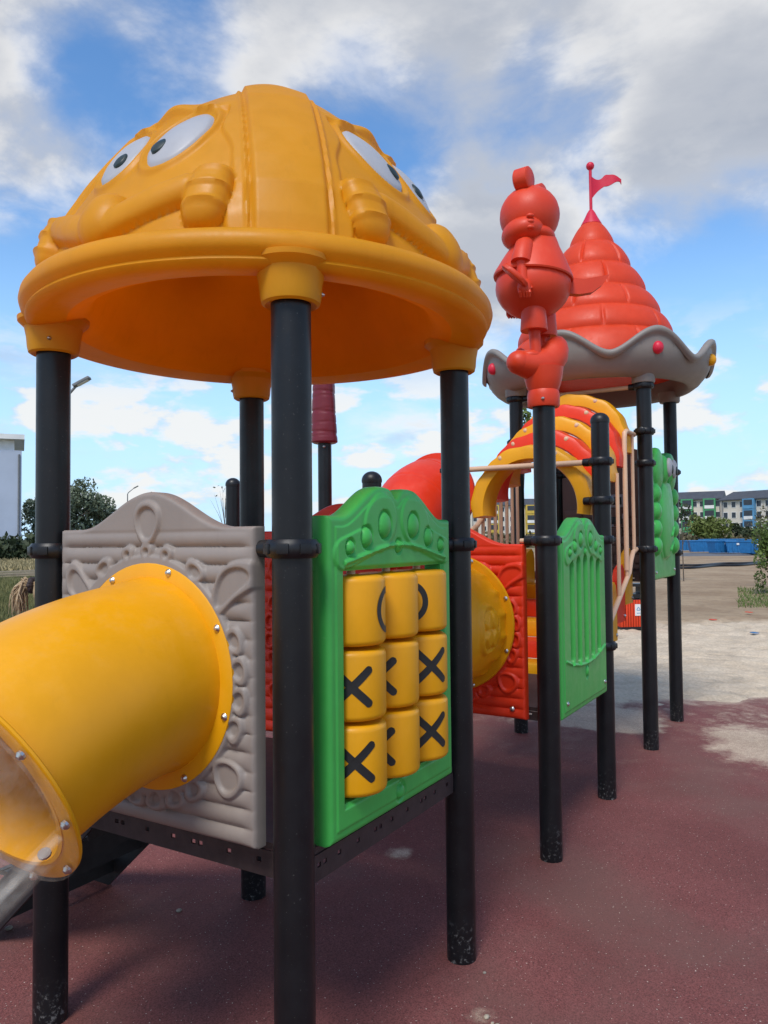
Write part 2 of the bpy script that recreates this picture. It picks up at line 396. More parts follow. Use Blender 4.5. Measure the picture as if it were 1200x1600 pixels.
# ------------------------------------------------------------------ relief panels
def relief_panel(name, mat, parent, O, A, width, z0, top, height, thick=.065, res=.0045, edge=.014):
    """panel standing in the plane through O along unit direction A (local x 0..width); front is to the right of A (A x up).
       top(x) gives upper outline, height(x, z) the relief in metres. Closed, with rounded rim."""
    nx = int(width/res)+1; nz = int((top(np.array([width/2]))[0]-z0)/res)+1
    xs = np.linspace(0, width, nx); ts = np.linspace(0, 1, nz)
    X, Tt = np.meshgrid(xs, ts); ZT = top(X); Z = z0+(ZT-z0)*Tt
    Hh = height(X, Z)
    dd = np.minimum(np.minimum(X, width-X), np.minimum(Z-z0, ZT-Z))      # round the rim
    q = np.clip(dd/edge, 0, 1); rim = edge*(1-np.sqrt(np.clip(1-(1-q)**2, 0, 1)))
    off = thick/2+Hh-rim
    A = Vector(A).normalized(); N = A.cross(Vector((0, 0, 1))); O = Vector(O)
    An = np.array(A); Nn = np.array(N); On = np.array(O)
    front = On+X[..., None]*An+np.dstack([0*Z, 0*Z, Z])+off[..., None]*Nn
    back = On+X[..., None]*An+np.dstack([0*Z, 0*Z, Z])-(thick/2-rim)[..., None]*Nn
    # coarse back
    V = front.reshape(-1, 3).tolist(); F = []
    idx = np.arange(nx*nz).reshape(nz, nx)
    a, b_, c_, d_ = idx[:-1, :-1].ravel(), idx[:-1, 1:].ravel(), idx[1:, 1:].ravel(), idx[1:, :-1].ravel()
    F += list(zip(a, b_, c_, d_))
    per = list(idx[0, :])+list(idx[1:, -1])+list(idx[-1, :-1][::-1])+list(idx[1:-1, 0][::-1])
    bk = len(V); bp = back.reshape(-1, 3)
    V += [bp[i].tolist() for i in per]; n = len(per)
    F += [(per[(i+1) % n], per[i], bk+i, bk+(i+1) % n) for i in range(n)]
    F.append(tuple(bk+i for i in range(n))[::-1])
    return mesh(name, V, F, mat, parent, 60)
def seg_d(X, Z, a, b_):
    ax, az = a; bx, bz = b_; L = (bx-ax)**2+(bz-az)**2+1e-12
    t_ = np.clip(((X-ax)*(bx-ax)+(Z-az)*(bz-az))/L, 0, 1)
    return np.hypot(X-ax-t_*(bx-ax), Z-az-t_*(bz-az))
def log_panel(name, mat, parent, O, z0=.775, W=.86):
    """log-cabin panel with a round opening, leafy loops moulded round it; spans +Y from O, front faces -X"""
    cx, cz, rad = W/2, z0+.46, .345
    def top(x):
        q = np.abs(x-W/2)/(W/2)
        return z0+.915+.115*(.5+.5*np.cos(np.clip(q/.78, 0, 1)*PI))
    loops = []          # (angle from centre, distance, size along, size across)
    for k in range(28):
        an = R(-90+k*360/28+6)
        d_ = math.degrees(an) % 360
        if 70 < d_ < 110 or 126 < d_ < 158 or 24 < d_ < 54 or 208 < d_ < 230 or 311 < d_ < 333: continue
        loops.append((an, rad+.034, .026, .031))
    for an in (77, 90, 103): loops.append((R(an), rad+.035, .020, .017))
    big = [(R(90), rad+.125, .060, .048), (R(141), rad+.075, .070, .040), (R(40), rad+.100, .095, .042), (R(219), rad+.080, .050, .045), (R(321), rad+.080, .050, .045)]
    def H(X, Z):
        ph = ((Z-z0)/.0535)
        logs = .016*np.sqrt(np.abs(np.sin(ph*PI))+1e-6)-.014
        flat_ = sstep(z0+.895, z0+.91, Z)
        h = logs*(1-flat_)+.0*flat_
        wav = np.clip(np.minimum(X, W-X)/.05, 0, 1)
        h = h*wav+(-.002)*(1-wav)
        dx, dz = X-cx, Z-cz; rr = np.hypot(dx, dz)
        band = -(np.abs(rr-rad-.008)-.020)                       # collar round the hole
        f_ = band; inn = np.full_like(X, -1.0)
        for an, dist, la, lw in loops+big:
            px_, pz_ = cx+dist*math.cos(an), cz+dist*math.sin(an)
            ca, sa = math.cos(an), math.sin(an)
            a1 = (X-px_)*ca+(Z-pz_)*sa; a2 = -(X-px_)*sa+(Z-pz_)*ca
            if la > lw*1.5: a2 = a2+.25*a1*np.sin(a1*18)
            tt = 1+.25*np.clip(a1/la, -1, 1)
            e = 1-np.hypot(a1/la, a2/(lw*tt)); s_ = min(la, lw)
            f_ = np.maximum(f_, e*s_+.010); inn = np.maximum(inn, (e*s_-.007))
        rel = .013*sstep(-.004, .006, f_)*(1-.85*sstep(-.003, .004, inn))
        k_ = sstep(-.006, .004, f_)
        return h*(1-k_)+(rel-.002)*k_
    return relief_panel(name, mat, parent, (O[0], O[1]+W, 0), (0, -1, 0), W, z0, top, H)
def crown(W, z0, zc, hump):
    def top(x):
        q = np.abs(x-W/2)
        a = sstep(W/2-.06, .10, q)*hump
        return zc+a-.034*np.exp(-(q/.028)**2)*1.0
    return top
def flourish(X, Z, W, zc):
    """two leaf-shaped lobes with round buttons under the crown"""
    h = np.zeros_like(X)
    for s_ in (-1, 1):
        lx = (X-W/2)*s_
        lobe = np.maximum(.085-seg_d(lx, Z, (.10, zc-.005), (.13, zc-.03)), .05-seg_d(lx, Z, (.13, zc-.06), (.33, zc-.115))*1.0)
        h += .006*sstep(-.002, .006, lobe)
        for bx, bz, br in ((.095, zc-.025, .036), (.205, zc-.065, .027), (.300, zc-.095, .019)):
            d_ = np.hypot((lx-bx), (Z-bz)*.85)
            h += -.008*sstep(br+.009, br+.003, d_)+.020*np.sqrt(np.clip(1-(d_/br)**2, 0, 1))
    d_ = np.hypot(X-W/2, (Z-zc+.095)*.85); h += -.006*sstep(.026, .021, d_)+.016*np.sqrt(np.clip(1-(d_/.018)**2, 0, 1))
    return h

# ------------------------------------------------------------------ yellow-roofed tower
tower = thing('play_tower', (S/2, S/2, 0), 'square play tower on four black posts under a yellow domed roof with moulded faces', 'play tower')
P_N = post(tower, 0, 0, 2.36); P_T = post(tower, S, 0, 2.36); P_L = post(tower, 0, S, 2.36); P_K = post(tower, S, S, 2.36)
clamp(P_N, 0, 0, 1.625, 90); clamp(P_T, S, 0, 1.625, 180); clamp(P_L, 0, S, 1.62, 270); clamp(P_K, S, S, 1.62, 270)
# dome roof
RC = np.array([S/2, S/2])
prof_pts = [(.770, 2.500), (.762, 2.56), (.735, 2.66), (.685, 2.76), (.618, 2.87), (.553, 2.96), (.480, 3.05), (.398, 3.122), (.305, 3.182), (.19, 3.23), (.09, 3.252), (.0, 3.256)]
pr = np.array(prof_pts); dseg = np.hypot(*np.diff(pr, axis=0).T); tl = np.r_[0, np.cumsum(dseg)]
def prof_at(t_):
    r_ = np.interp(t_, tl, pr[:, 0]); z_ = np.interp(t_, tl, pr[:, 1]); e = .03
    r1, r0 = np.interp(np.minimum(t_+e, tl[-1]), tl, pr[:, 0]), np.interp(np.maximum(t_-e, 0), tl, pr[:, 0])
    z1, z0_ = np.interp(np.minimum(t_+e, tl[-1]), tl, pr[:, 1]), np.interp(np.maximum(t_-e, 0), tl, pr[:, 1])
    dr, dz = r1-r0, z1-z0_; L = np.hypot(dr, dz)+1e-9
    return r_, z_, dz/L, -dr/L
TM = tl[-1]
EYE = (.124, .452)          # eye centre: metres across the face, metres up the curve
def face_disp(phi, t_):
    """relief of one quarter; phi in degrees from the face centre (-45..45), t_ arc length above the rim"""
    r_ = prof_at(t_)[0]; x = np.radians(phi)*np.maximum(r_, .45)*.98
    ax = np.abs(x); ap = np.abs(phi)
    d = -.024*np.cos(np.radians(2*phi))**2*sstep(.0, .22, t_)*sstep(TM, TM-.30, t_)
    flat0 = d.copy()
    # corner pilaster
    half = np.radians(45-ap)*np.maximum(r_, .02)
    pil = sstep(.112, .094, half)
    d += .030*pil*sstep(TM, TM-.22, t_)
    ridge = np.exp(-((half-.122)/.006)**2)*.007; d += ridge*sstep(TM, TM-.3, t_)
    # bark border with a wavy edge, closing over the brow
    wave = .168+.012*np.sin(t_*15+1)+.006*np.sin(t_*31)
    bord = sstep(wave+.006, wave-.008, half)
    brow = sstep(-.008, .008, t_-(.640-.22*ax+.008*np.sin(ax*34)))
    d += .013*np.maximum(bord, brow)*(1-pil)*sstep(TM, TM-.12, t_)
    crest = np.exp(-((ax/.07)**2+((t_-.665)/.040)**2)); d += .028*crest
    # sockets round the eyes
    c_, s_ = math.cos(.12), math.sin(.12)
    ex_, et = ax-EYE[0], t_-EYE[1]
    e = np.hypot((ex_*c_-et*s_)/.109, (ex_*s_+et*c_)/.152)
    d += .013*np.exp(-((e-1.05)/.10)**2)-.006*sstep(1.0, .9, e)
    # nose, arms and ringed fists resting on the rim
    tn = np.hypot(x/.080, (t_-.105)/.100); nose = .062*np.sqrt(np.clip(1-tn**2, 0, 1))
    sa = seg_d(ax, t_, (.05, .080), (.275, .160)); rad = .056; arm = .044*np.sqrt(np.clip(1-(sa/rad)**2, 0, 1))
    hx, ht = (ax-.345)/.066, (t_-.128)/.112
    hn = (np.abs(hx)**2.6+np.abs(ht)**3.0)
    fist = .054*np.sqrt(np.clip(1-hn, 0, 1))
    for tb in (.085, .145, .195):
        fist += .009*np.exp(-((t_-tb+1.2*(ax-.345)**2)/.007)**2)*(hn < 1)
    return np.maximum(d, flat0+np.maximum(nose, np.maximum(arm, fist)))
def dome_pts(az, t_, extra=0.0, face=None):
    phi = ((az % 90)+45) % 90-45                       # faces look along +-X and +-Y
    d = face_disp(phi, t_)+extra
    r_, z_, nr, nz = prof_at(t_)
    rr = r_+nr*d; zz = z_+nz*d
    return np.stack([RC[0]+rr*np.cos(np.radians(az)), RC[1]+rr*np.sin(np.radians(az)), zz], -1)
NA, NTT = 760, 150
az = np.arange(NA)*360/NA; tt_ = np.linspace(0, TM, NTT)
AZ, TT = np.meshgrid(az, tt_)
outer = dome_pts(AZ, TT)
under = [(.06, 3.05), (.30, 2.96), (.45, 2.82), (.56, 2.64), (.605, 2.50), (.625, 2.455), (.65, 2.432), (.70, 2.412), (.76, 2.398), (.80, 2.396), (.825, 2.402), (.832, 2.415), (.828, 2.424),
         (.834, 2.430), (.846, 2.442), (.851, 2.460), (.847, 2.480), (.834, 2.498), (.812, 2.508), (.790, 2.508)]
rows = [np.stack([RC[0]+r_*np.cos(np.radians(az)), RC[1]+r_*np.sin(np.radians(az)), 0*az+z_], -1) for r_, z_ in under]
liner_rows = rows[:8]; rows = rows[7:]
V = np.concatenate(rows+[outer.reshape(-1, 3)]); nr_ = len(rows)+NTT
ii = np.arange(nr_*NA).reshape(nr_, NA)
a, b_ = ii[:-1], np.roll(ii[:-1], -1, 1); c_, d_ = np.roll(ii[1:], -1, 1), ii[1:]
F = list(zip(a.ravel(), b_.ravel(), c_.ravel(), d_.ravel()))
roof = mesh('roof', V, F, ROOFY, tower, 50); roof['label'] = 'yellow domed roof moulded with big-eyed faces and ringed fists'
ii = np.arange(8*NA).reshape(8, NA); a, b_ = ii[:-1], np.roll(ii[:-1], -1, 1); c_, d_ = np.roll(ii[1:], -1, 1), ii[1:]
mesh('ceiling_liner', np.concatenate(liner_rows), list(zip(a.ravel(), b_.ravel(), c_.ravel(), d_.ravel()))+[tuple(ii[0][::-1])], LINER, roof, 60)
for k in range(4):
    for s_ in (-1, 1):
        for nm, mt, (ox, ot), (ra, rb), lift, bulge in (('eye', WHT, EYE, (.103, .146), .004, .020), ('pupil', PUP, (EYE[0]-.038, EYE[1]-.052), (.028, .036), .0205, .006)):
            nr2, na2 = 10, 40; V = []
            rho = np.r_[0, np.linspace(.1, 1, nr2)]
            for q in rho:
                for j in range(na2 if q > 0 else 1):
                    an = 2*PI*j/na2; c2, s2 = math.cos(.12), math.sin(.12)
                    e1, e2 = q*ra*math.cos(an), q*rb*math.sin(an)
                    xx = ox+e1*c2+e2*s2; t2 = ot-e1*s2+e2*c2
                    if nm == 'pupil': xx, t2 = ox+e1, ot+e2
                    r_, z_, n_r, n_z = prof_at(np.array(t2)); ph = math.degrees(xx/(max(float(r_), .45)*.98))*s_
                    fl = -.024*math.cos(R(2*ph))**2*float(sstep(.0, .22, np.array(t2)))*float(sstep(TM, TM-.30, np.array(t2)))
                    dd = fl+lift+bulge*(1-q*q) - (.012 if q == 1 else 0)
                    rr = r_+n_r*dd; zz = z_+n_z*dd; an2 = R(k*90+ph)
                    V.append((RC[0]+rr*math.cos(an2), RC[1]+rr*math.sin(an2), zz))
            F = [(0, 1+j, 1+(j+1) % na2) for j in range(na2)]
            for i in range(nr2-1): F += [(1+i*na2+j, 1+(i+1)*na2+j, 1+(i+1)*na2+(j+1) % na2, 1+i*na2+(j+1) % na2) for j in range(na2)]
            if s_ < 0: F = [f[::-1] for f in F]
            mesh(nm, V, F, mt, roof, 180)
for x, y in ((0, 0), (S, 0), (0, S), (S, S)):
    pr_ = [(.060, 2.318), (.074, 2.312), (.083, 2.318), (.087, 2.335), (.090, 2.37), (.097, 2.405), (.118, 2.425), (.120, 2.44), (.09, 2.45)]
    mb = MB().lathe(pr_, (x, y, 0), 40); o = mb.build('socket', ROOFY, roof)
    d = Vector((S/2-x, S/2-y, 0)).normalized(); bolt(roof, Vector((x, y, 2.352))+Vector((d.y, -d.x, 0))*.088, (d.y, -d.x, 0), .005)
# deck
def deck(parent, x0, x1, y0, y1, z, mat=DECK, h=.10):
    o = MB().box(((x0+x1)/2, (y0+y1)/2, z-.012), (x1-x0, y1-y0, .02)).build('deck', mat, parent, 0)
    for (ax, ay, bx, by) in ((x0, y0, x1, y0), (x0, y1, x1, y1), (x0, y0, x0, y1), (x1, y0, x1, y1)):
        L = math.hypot(bx-ax, by-ay); n = 9; mb = MB()
        dx, dy = (bx-ax)/L, (by-ay)/L; rz = math.atan2(dy, dx)
        zt, zb = z-.024, z-h
        # a strip with a row of oblong holes: upper and lower bands plus webs
        def piece(s0, s1, za, zb_): mb.box((ax+dx*(s0+s1)/2, ay+dy*(s0+s1)/2, (za+zb_)/2), (s1-s0, .006, za-zb_), rz)
        zm1, zm2 = z-h*.48, z-h*.62
        piece(0, L, zt, zm1); piece(0, L, zm2, zb)
        cuts = sorted([L*(i+.5)/n for i in range(n)]+[L*(i+.5)/n+.030 for i in range(0, n, 3)]); s0 = 0
        for cc_ in cuts: piece(s0, cc_-.009, zm1, zm2); s0 = cc_+.009
        piece(s0, L, zm1, zm2)
        mb.build('edge_beam', mat, o, 0)
    return o
deck(tower, .062, S-.062, .0, S, .765)
for pa in ((.0, .0),): pass
# grey log panel with slide opening
lp = log_panel('log_panel', GRY, tower, (0, .115)); lp['label'] = 'grey log-patterned panel round the slide opening'
for zz in (1.625,):
    MB().tube([(0, .10, zz), (0, .13, zz)], .013, 12).build('bar_end', BEI, tower)
# tic-tac-toe panel: frame with window, rollers
def ttt_panel(parent):
    x0, W, z0, zc = .110, .80, .765, 1.72
    wx0, wx1, wz0, wz1 = .080, .722, .865, 1.555
    top = crown(W, z0, zc, .10)
    th = .07; nx, nz = 200, 260
    # frame as four relief strips would leave seams: build one grid and drop the window
    xs = np.unique(np.r_[np.linspace(0, wx0, 26), np.linspace(wx0, wx1, 150), np.linspace(wx1, W, 26)])
    ts = np.linspace(0, 1, 60)
    zs_low = np.linspace(z0, wz0, 28); zs_mid = np.linspace(wz0, wz1, 120)[1:]
    rowsZ = [np.full_like(xs, z) for z in np.r_[zs_low, zs_mid]]
    zt = top(xs)
    for q in np.linspace(0, 1, 70)[1:]: rowsZ.append(wz1+(zt-wz1)*q)
    Z = np.array(rowsZ); X = np.broadcast_to(xs, Z.shape).copy(); ZT = np.broadcast_to(zt, Z.shape)
    edge = .018
    dd = np.minimum(np.minimum(X, W-X), np.minimum(Z-z0, ZT-Z)); q = np.clip(dd/edge, 0, 1)
    rim = edge*(1-np.sqrt(np.clip(1-(1-q)**2, 0, 1)))
    H = .004*sstep(.030, .036, dd)
    H = H+flourish(X, Z, W, zc)*(Z > wz1)
    # raised inner lip under the crown and at the foot
    H = H+.008*sstep(.012, .0, np.abs(Z-(wz1+.045)-.03*np.cos((X-W/2)*7)))*(Z > wz1)*(np.abs(X-W/2) < .33)
    bx = np.hypot(X-W/2, (Z-.815)*.8); H += (-.006*sstep(.032, .027, bx)+.016*np.sqrt(np.clip(1-(bx/.02)**2, 0, 1)))*(Z < wz0)
    wd = np.maximum(np.maximum(wx0-X, X-wx1), np.maximum(wz0-Z, Z-wz1)); H += -.010*sstep(.014, 0, wd)
    y_f = -(th/2+H-rim)-.012; y_b = (th/2-rim)-.012
    nzr, nxr = X.shape; idx = np.arange(nzr*nxr).reshape(nzr, nxr)
    Vf = np.stack([x0+X, y_f, Z], -1).reshape(-1, 3); Vb = np.stack([x0+X, y_b, Z], -1).reshape(-1, 3); K = len(Vf)
    cxm = (X[:-1, :-1]+X[1:, 1:])/2; czm = (Z[:-1, :-1]+Z[1:, 1:])/2
    keep = ~((cxm > wx0) & (cxm < wx1) & (czm > wz0) & (czm < wz1))
    F = []; ec = {}
    for j, i in zip(*np.nonzero(keep)):
        q4 = (idx[j, i], idx[j, i+1], idx[j+1, i+1], idx[j+1, i])
        F.append(q4); F.append(tuple(K+v for v in q4[::-1]))
        for e in zip(q4, q4[1:]+q4[:1]): ec[e] = 1
    for (a, b_) in list(ec):
        if (b_, a) not in ec: F.append((b_, a, K+a, K+b_))
    used = sorted({v for f in F for v in f}); mp = {v: i for i, v in enumerate(used)}
    VV = np.concatenate([Vf, Vb])[used]
    pan = mesh('tic_tac_toe_panel', VV, [[mp[v] for v in f] for f in F], GRN, parent, 40)
    pan['label'] = 'green framed noughts and crosses panel with nine yellow rollers'
    pitch = (wx1-wx0)/3; hr = .212; rr = .104
    marks = {(0, 0): ('ring', 82), (0, 1): ('ring', 150), (0, 2): ('ring', -16), (1, 0): ('cross', -2), (1, 1): ('cross', -20), (1, 2): ('cross', 26),
             (2, 0): ('cross', 2), (2, 1): ('cross', -24), (2, 2): ('cross', 24)}
    for c3 in range(3):
        cx = x0+wx0+pitch*(c3+.5)
        MB().tube([(cx, 0, wz0-.02), (cx, 0, wz1+.02)], .014, 12).build('spindle', BEI, pan)
        for r3 in range(3):
            zc_ = wz1-.018-hr/2-r3*(hr+.012); b3 = .019; yo = -.004
            pr_ = [(.02, -hr/2-.004), (.03, -hr/2), (rr-b3, -hr/2)]+[(rr-b3+b3*math.sin(a), -hr/2+b3-b3*math.cos(a)) for a in np.linspace(.3, PI/2, 5)]
            pr_ += [(r_, -z_) for r_, z_ in pr_[::-1]]
            MB().lathe(pr_, (cx, yo, zc_), 48).build('roller', YEL, pan)
            mk = marks[(r3, c3)]
            if not mk: continue
            to_cam = math.degrees(math.atan2(CAM[1], CAM[0]-cx)); a0 = R(to_cam+mk[1]); rad = rr+.0012
            mb = MB()
            def strip(P):                                  # P: list of ((s, z) left, (s, z) right)
                V_ = []; 
                for (l, r_) in P:
                    for s1, z1 in (l, r_): an = a0+s1/rr; V_.append((cx+rad*math.cos(an), yo+rad*math.sin(an), zc_+z1))
                mb.add(V_, [(2*i, 2*i+1, 2*i+3, 2*i+2) for i in range(len(P)-1)])
            hw = .0125
            if mk[0] == 'cross':
                for sg in (-1, 1):
                    L = .066; n = 48; P = []
                    for i in range(n+1):
                        q = -1+2*i/n; x_, z_ = q*.062, sg*q*.058; ln_ = math.hypot(.062, .058); ux, uz = .062/ln_, sg*.058/ln_
                        e = hw*math.sqrt(max(0, 1-max(0, (abs(q)-.85)/.15)**2)); P.append(((x_-uz*e, z_+ux*e), (x_+uz*e, z_-ux*e)))
                    strip(P)
                mb.build('cross_mark', MRK, pan, 0)
            else:
                P = []
                for i in range(41):
                    an = 2*PI*i/40; P.append((((.056-hw*.8)*math.cos(an), (.062-hw*.8)*math.sin(an)), ((.056+hw*.8)*math.cos(an), (.062+hw*.8)*math.sin(an))))
                strip(P); mb.build('ring_mark', MRK, pan, 0)
    return pan
ttt_panel(tower)

# ------------------------------------------------------------------ black steps at the back of the tower
st = thing('step_ladder', (.52, 1.8, 0), 'black metal steps with slotted treads behind the grey log panel', 'steps')
for x in (.2, .80):
    M = Matrix(((0, 0, 1, x-.006), (1, 0, 0, 0), (0, 1, 0, 0), (0, 0, 0, 1)))
    MB().prism([(1.10, .74), (1.10, .58), (1.735, PADZ), (1.93, PADZ), (1.93, .05)], M, .012).build('stringer', STAIRM, st, 0)
for i in range(4):
    y, z = 1.22+i*.19, .60-i*.15; mb = MB()
    for k in range(5): mb.box((.50, y-.076+k*.038, z), (.588, .027, .02))
    for k in range(6): mb.box((.222+k*.111, y, z-.002), (.03, .19, .014))
    mb.build('tread', STAIRM, st, 0)
    MB().box((.50, y-.089, z-.04), (.588, .006, .06)).build('riser', STAIRM, st, 0)

# ------------------------------------------------------------------ yellow tube slide with clear section
SL = thing('tube_slide', (-1.0, .53, 0), 'yellow tube slide with a clear plastic lower section leaving the grey panel', 'slide')
SZ = 1.235; TR = .302
path = []; ang = []
a = R(3); x, z = -.03, SZ; N1 = 26; Lc = .60; da = (R(29)-a)/N1
for i in range(N1+1):
    path.append((x, .53, z)); ang.append(a); st_ = Lc/N1
    x -= math.cos(a)*st_; z -= math.sin(a)*st_; a += da
rad1 = [TR-.008+.010*math.exp(-(i/2.2)**1.5) for i in range(N1+1)]
def shell(P, rO, thick, n=64, a0=0, a1=2*PI):
    """open tube wall with thickness; angle 0 is +Y side"""
    P = [Vector(p) for p in P]; rr = rO if hasattr(rO, '__len__') else [rO]*len(P); V = []; full = abs(a1-a0-2*PI) < 1e-6
    m_ = n if full else n+1
    for lay in (0, -thick):
        for i, p_ in enumerate(P):
            T = (P[min(i+1, len(P)-1)]-P[max(i-1, 0)]).normalized(); Yv = Vector((0, 1, 0)); Zv = Yv.cross(T) if T.x > 0 else T.cross(Yv)
            if Zv.z < 0: Zv = -Zv
            for k in range(m_):
                an = a0+(a1-a0)*k/n; V.append(p_+(Yv*math.cos(an)+Zv*math.sin(an))*(rr[i]+lay))
    K = len(P)*m_; F = []
    for i in range(len(P)-1):
        for k in range(n):
            k2 = (k+1) % m_
            q4 = (i*m_+k, i*m_+k2, (i+1)*m_+k2, (i+1)*m_+k)
            F.append(q4); F.append(tuple(K+v for v in q4[::-1]))
    for k in range(n):
        k2 = (k+1) % m_
        F.append((k2, k, K+k, K+k2)); e = (len(P)-1)*m_; F.append((e+k, e+k2, K+e+k2, K+e+k))
    if not full:
        for i in range(len(P)-1):
            F.append((i*m_, (i+1)*m_, K+(i+1)*m_, K+i*m_)); F.append(((i+1)*m_+n, i*m_+n, K+i*m_+n, K+(i+1)*m_+n))
    return V, F
V, F = shell(path, rad1, .012); tb = mesh('upper_tube', V, F, YEL, SL, 60)
def frame(i_p, i_a):
    T = Vector((-math.cos(i_a), 0, -math.sin(i_a))); Zv = Vector((-math.sin(i_a), 0, math.cos(i_a))); return Vector(i_p), T, Zv
def flange(P, an, r0, r1, th, mat, name, parent, bolts=8, off=0.0, rb=None):
    p_, T, Zv = frame(P, an); Yv = Vector((0, 1, 0)); n = 64
    prof = [(r0, 0), (r1-.004, 0), (r1, .003), (r1, th-.003), (r1-.004, th), (r0, th)]
    V = [p_+T*(off+h)+(Yv*math.cos(2*PI*k/n)+Zv*math.sin(2*PI*k/n))*r_ for r_, h in prof for k in range(n)]
    m_ = len(prof); F = [(i*n+k, ((i+1) % m_)*n+k, ((i+1) % m_)*n+(k+1) % n, i*n+(k+1) % n) for i in range(m_) for k in range(n)]
    o = mesh(name, V, F, mat, parent, 40)
    for k in range(bolts):
        q = 2*PI*(k+.36)/bolts; rb_ = rb or (r1-.016)
        bolt(parent, p_+T*(off+th)+(Yv*math.cos(q)+Zv*math.sin(q))*rb_, T, .008)
    return o
flange((-.034, .53, SZ), 0, TR-.01, .347, .014, YEL, 'wall_flange', SL, 8, .0)
e_p, e_a = path[-1], ang[-1]
flange(e_p, e_a, TR-.012, .345, .012, YEL, 'tube_flange', SL, 0, -.012)
flange(e_p, e_a, TR-.012, .347, .010, CLR, 'clear_flange', SL, 10, .001)
p_, T, Zv = frame(e_p, e_a)
L2 = .78; n2 = 14
cp = [p_+T*(.006+L2*i/n2) for i in range(n2+1)]
for nm, a0, a1 in (('clear_upper_shell', R(-18), R(198)), ('clear_lower_shell', R(199), R(341))):
    V, F = shell(cp, TR, .006, 40, a0, a1); mesh(nm, V, F, CLR, SL, 60)
for sgn, an0 in ((1, R(-18)), (-1, R(198))):           # bolted side seams of the clear shells
    d_ = (Vector((0, 1, 0))*math.cos(an0)+Zv*math.sin(an0)); mb = MB(); n_ = T.cross(d_)
    for q in (-.004, .004):
        M = Matrix.Translation(p_+T*(L2/2+.01)+d_*(TR+.017)+n_*q) @ Matrix((T.to_tuple()+(0,), d_.to_tuple()+(0,), n_.to_tuple()+(0,), (0, 0, 0, 1))).transposed()
        mb.box((0, 0, 0), (L2-.03, .022, .004), bev=.001, M=M)
    mb.build('clear_seam', CLR, SL, 30)
    for k in range(3): bolt(SL, p_+T*(.07+k*.24)+d_*(TR+.017)-n_*(.008*sgn*-1), n_*sgn, .010)
e2 = cp[-1]
flange(e2, e_a, TR-.012, .347, .010, CLR, 'clear_flange', SL, 10, -.010)
# exit chute
pts = [e2+T*.0]; a = e_a; x, z = e2.x, e2.z
ex_path = [Vector((x, .53, z))]
for i in range(14):
    a = max(R(0), a-R(1.8)); x -= math.cos(a)*.06; z -= math.sin(a)*.06; ex_path.append(Vector((x, .53, max(z, TR+.02))))
V, F = shell(ex_path, TR, .012, 40, R(170), R(370)); mesh('exit_chute', V, F, YEL, SL, 60)
flange(e2, e_a, TR-.012, .345, .012, YEL, 'exit_flange', SL, 0, .002)

# ------------------------------------------------------------------ crawl tunnel between the two red panels
TU = thing('crawl_tunnel', (1.6, .53, 0), 'short yellow embossed crawl tunnel bolted between two red log panels', 'tunnel')
log_panel('log_panel', RED, TU, (S, .115)); log_panel('log_panel', RED, TU, (2*S+.01, .115), z0=.70)
TZ = 1.16
nA, nX = 180, 90; V = []
xs = np.linspace(S+.03, 2*S-.02, nX)
def tun_r(x, an):
    u_ = (x-S)/(S); base = .325-.0*u_
    barrel = .018*math.sin(PI*np.clip((x-S-.03)/(S-.05), 0, 1))
    h = 0
    q = (an*.33) ; 
    for cx_, ca, rad in ((1.83, PI*1.00, .13), (1.40, PI*1.35, .12), (1.42, PI*.70, .11), (1.85, PI*1.62, .10), (1.85, PI*.45, .12)):
        da = ((an-ca+PI) % (2*PI)-PI)*.33; d_ = math.hypot(x-cx_, da)
        h += .010*float(sstep(rad, rad-.012, d_))-.008*float(sstep(rad-.025, rad-.035, d_))+.0
        if d_ < rad-.04:
            h += .012*float(sstep(.05, .04, abs(math.hypot(abs(x-cx_)-.042, abs(da)-.042)))) if rad > .115 else .010*float(sstep(rad*.5, rad*.4, d_))
    h += .008*math.exp(-((abs((an*9/PI) % 2-1)-.5)/.16)**2)*float(sstep(.10, .0, abs(x-2*S+.09)))
    return base+barrel+1.7*h
for x in xs:
    for k in range(nA):
        an = 2*PI*k/nA; r_ = tun_r(x, an); V.append((x, .53+r_*math.cos(an), TZ+.035+r_*math.sin(an)))
F = [(i*nA+k, i*nA+(k+1) % nA, (i+1)*nA+(k+1) % nA, (i+1)*nA+k) for i in range(nX-1) for k in range(nA)]
mesh('tube', V, F, YEL, TU, 60)
M0 = lambda x: Matrix.Translation((x, .53, TZ+.035)) @ Matrix.Rotation(PI/2, 4, 'Y')
MB().lathe([(.30, -.010), (.368, -.010), (.372, -.004), (.372, .004), (.366, .010), (.30, .010)], n=72, M=M0(2*S-.048)).build('flange', YEL, TU)
for k in range(8):
    q = 2*PI*(k+.5)/8; bolt(TU, (2*S-.058, .53+.356*math.cos(q), TZ+.035+.356*math.sin(q)), (-1, 0, 0), .008)
bolt(TU, (2*S-.03, .185, .755), (-1, 0, 0), .009)

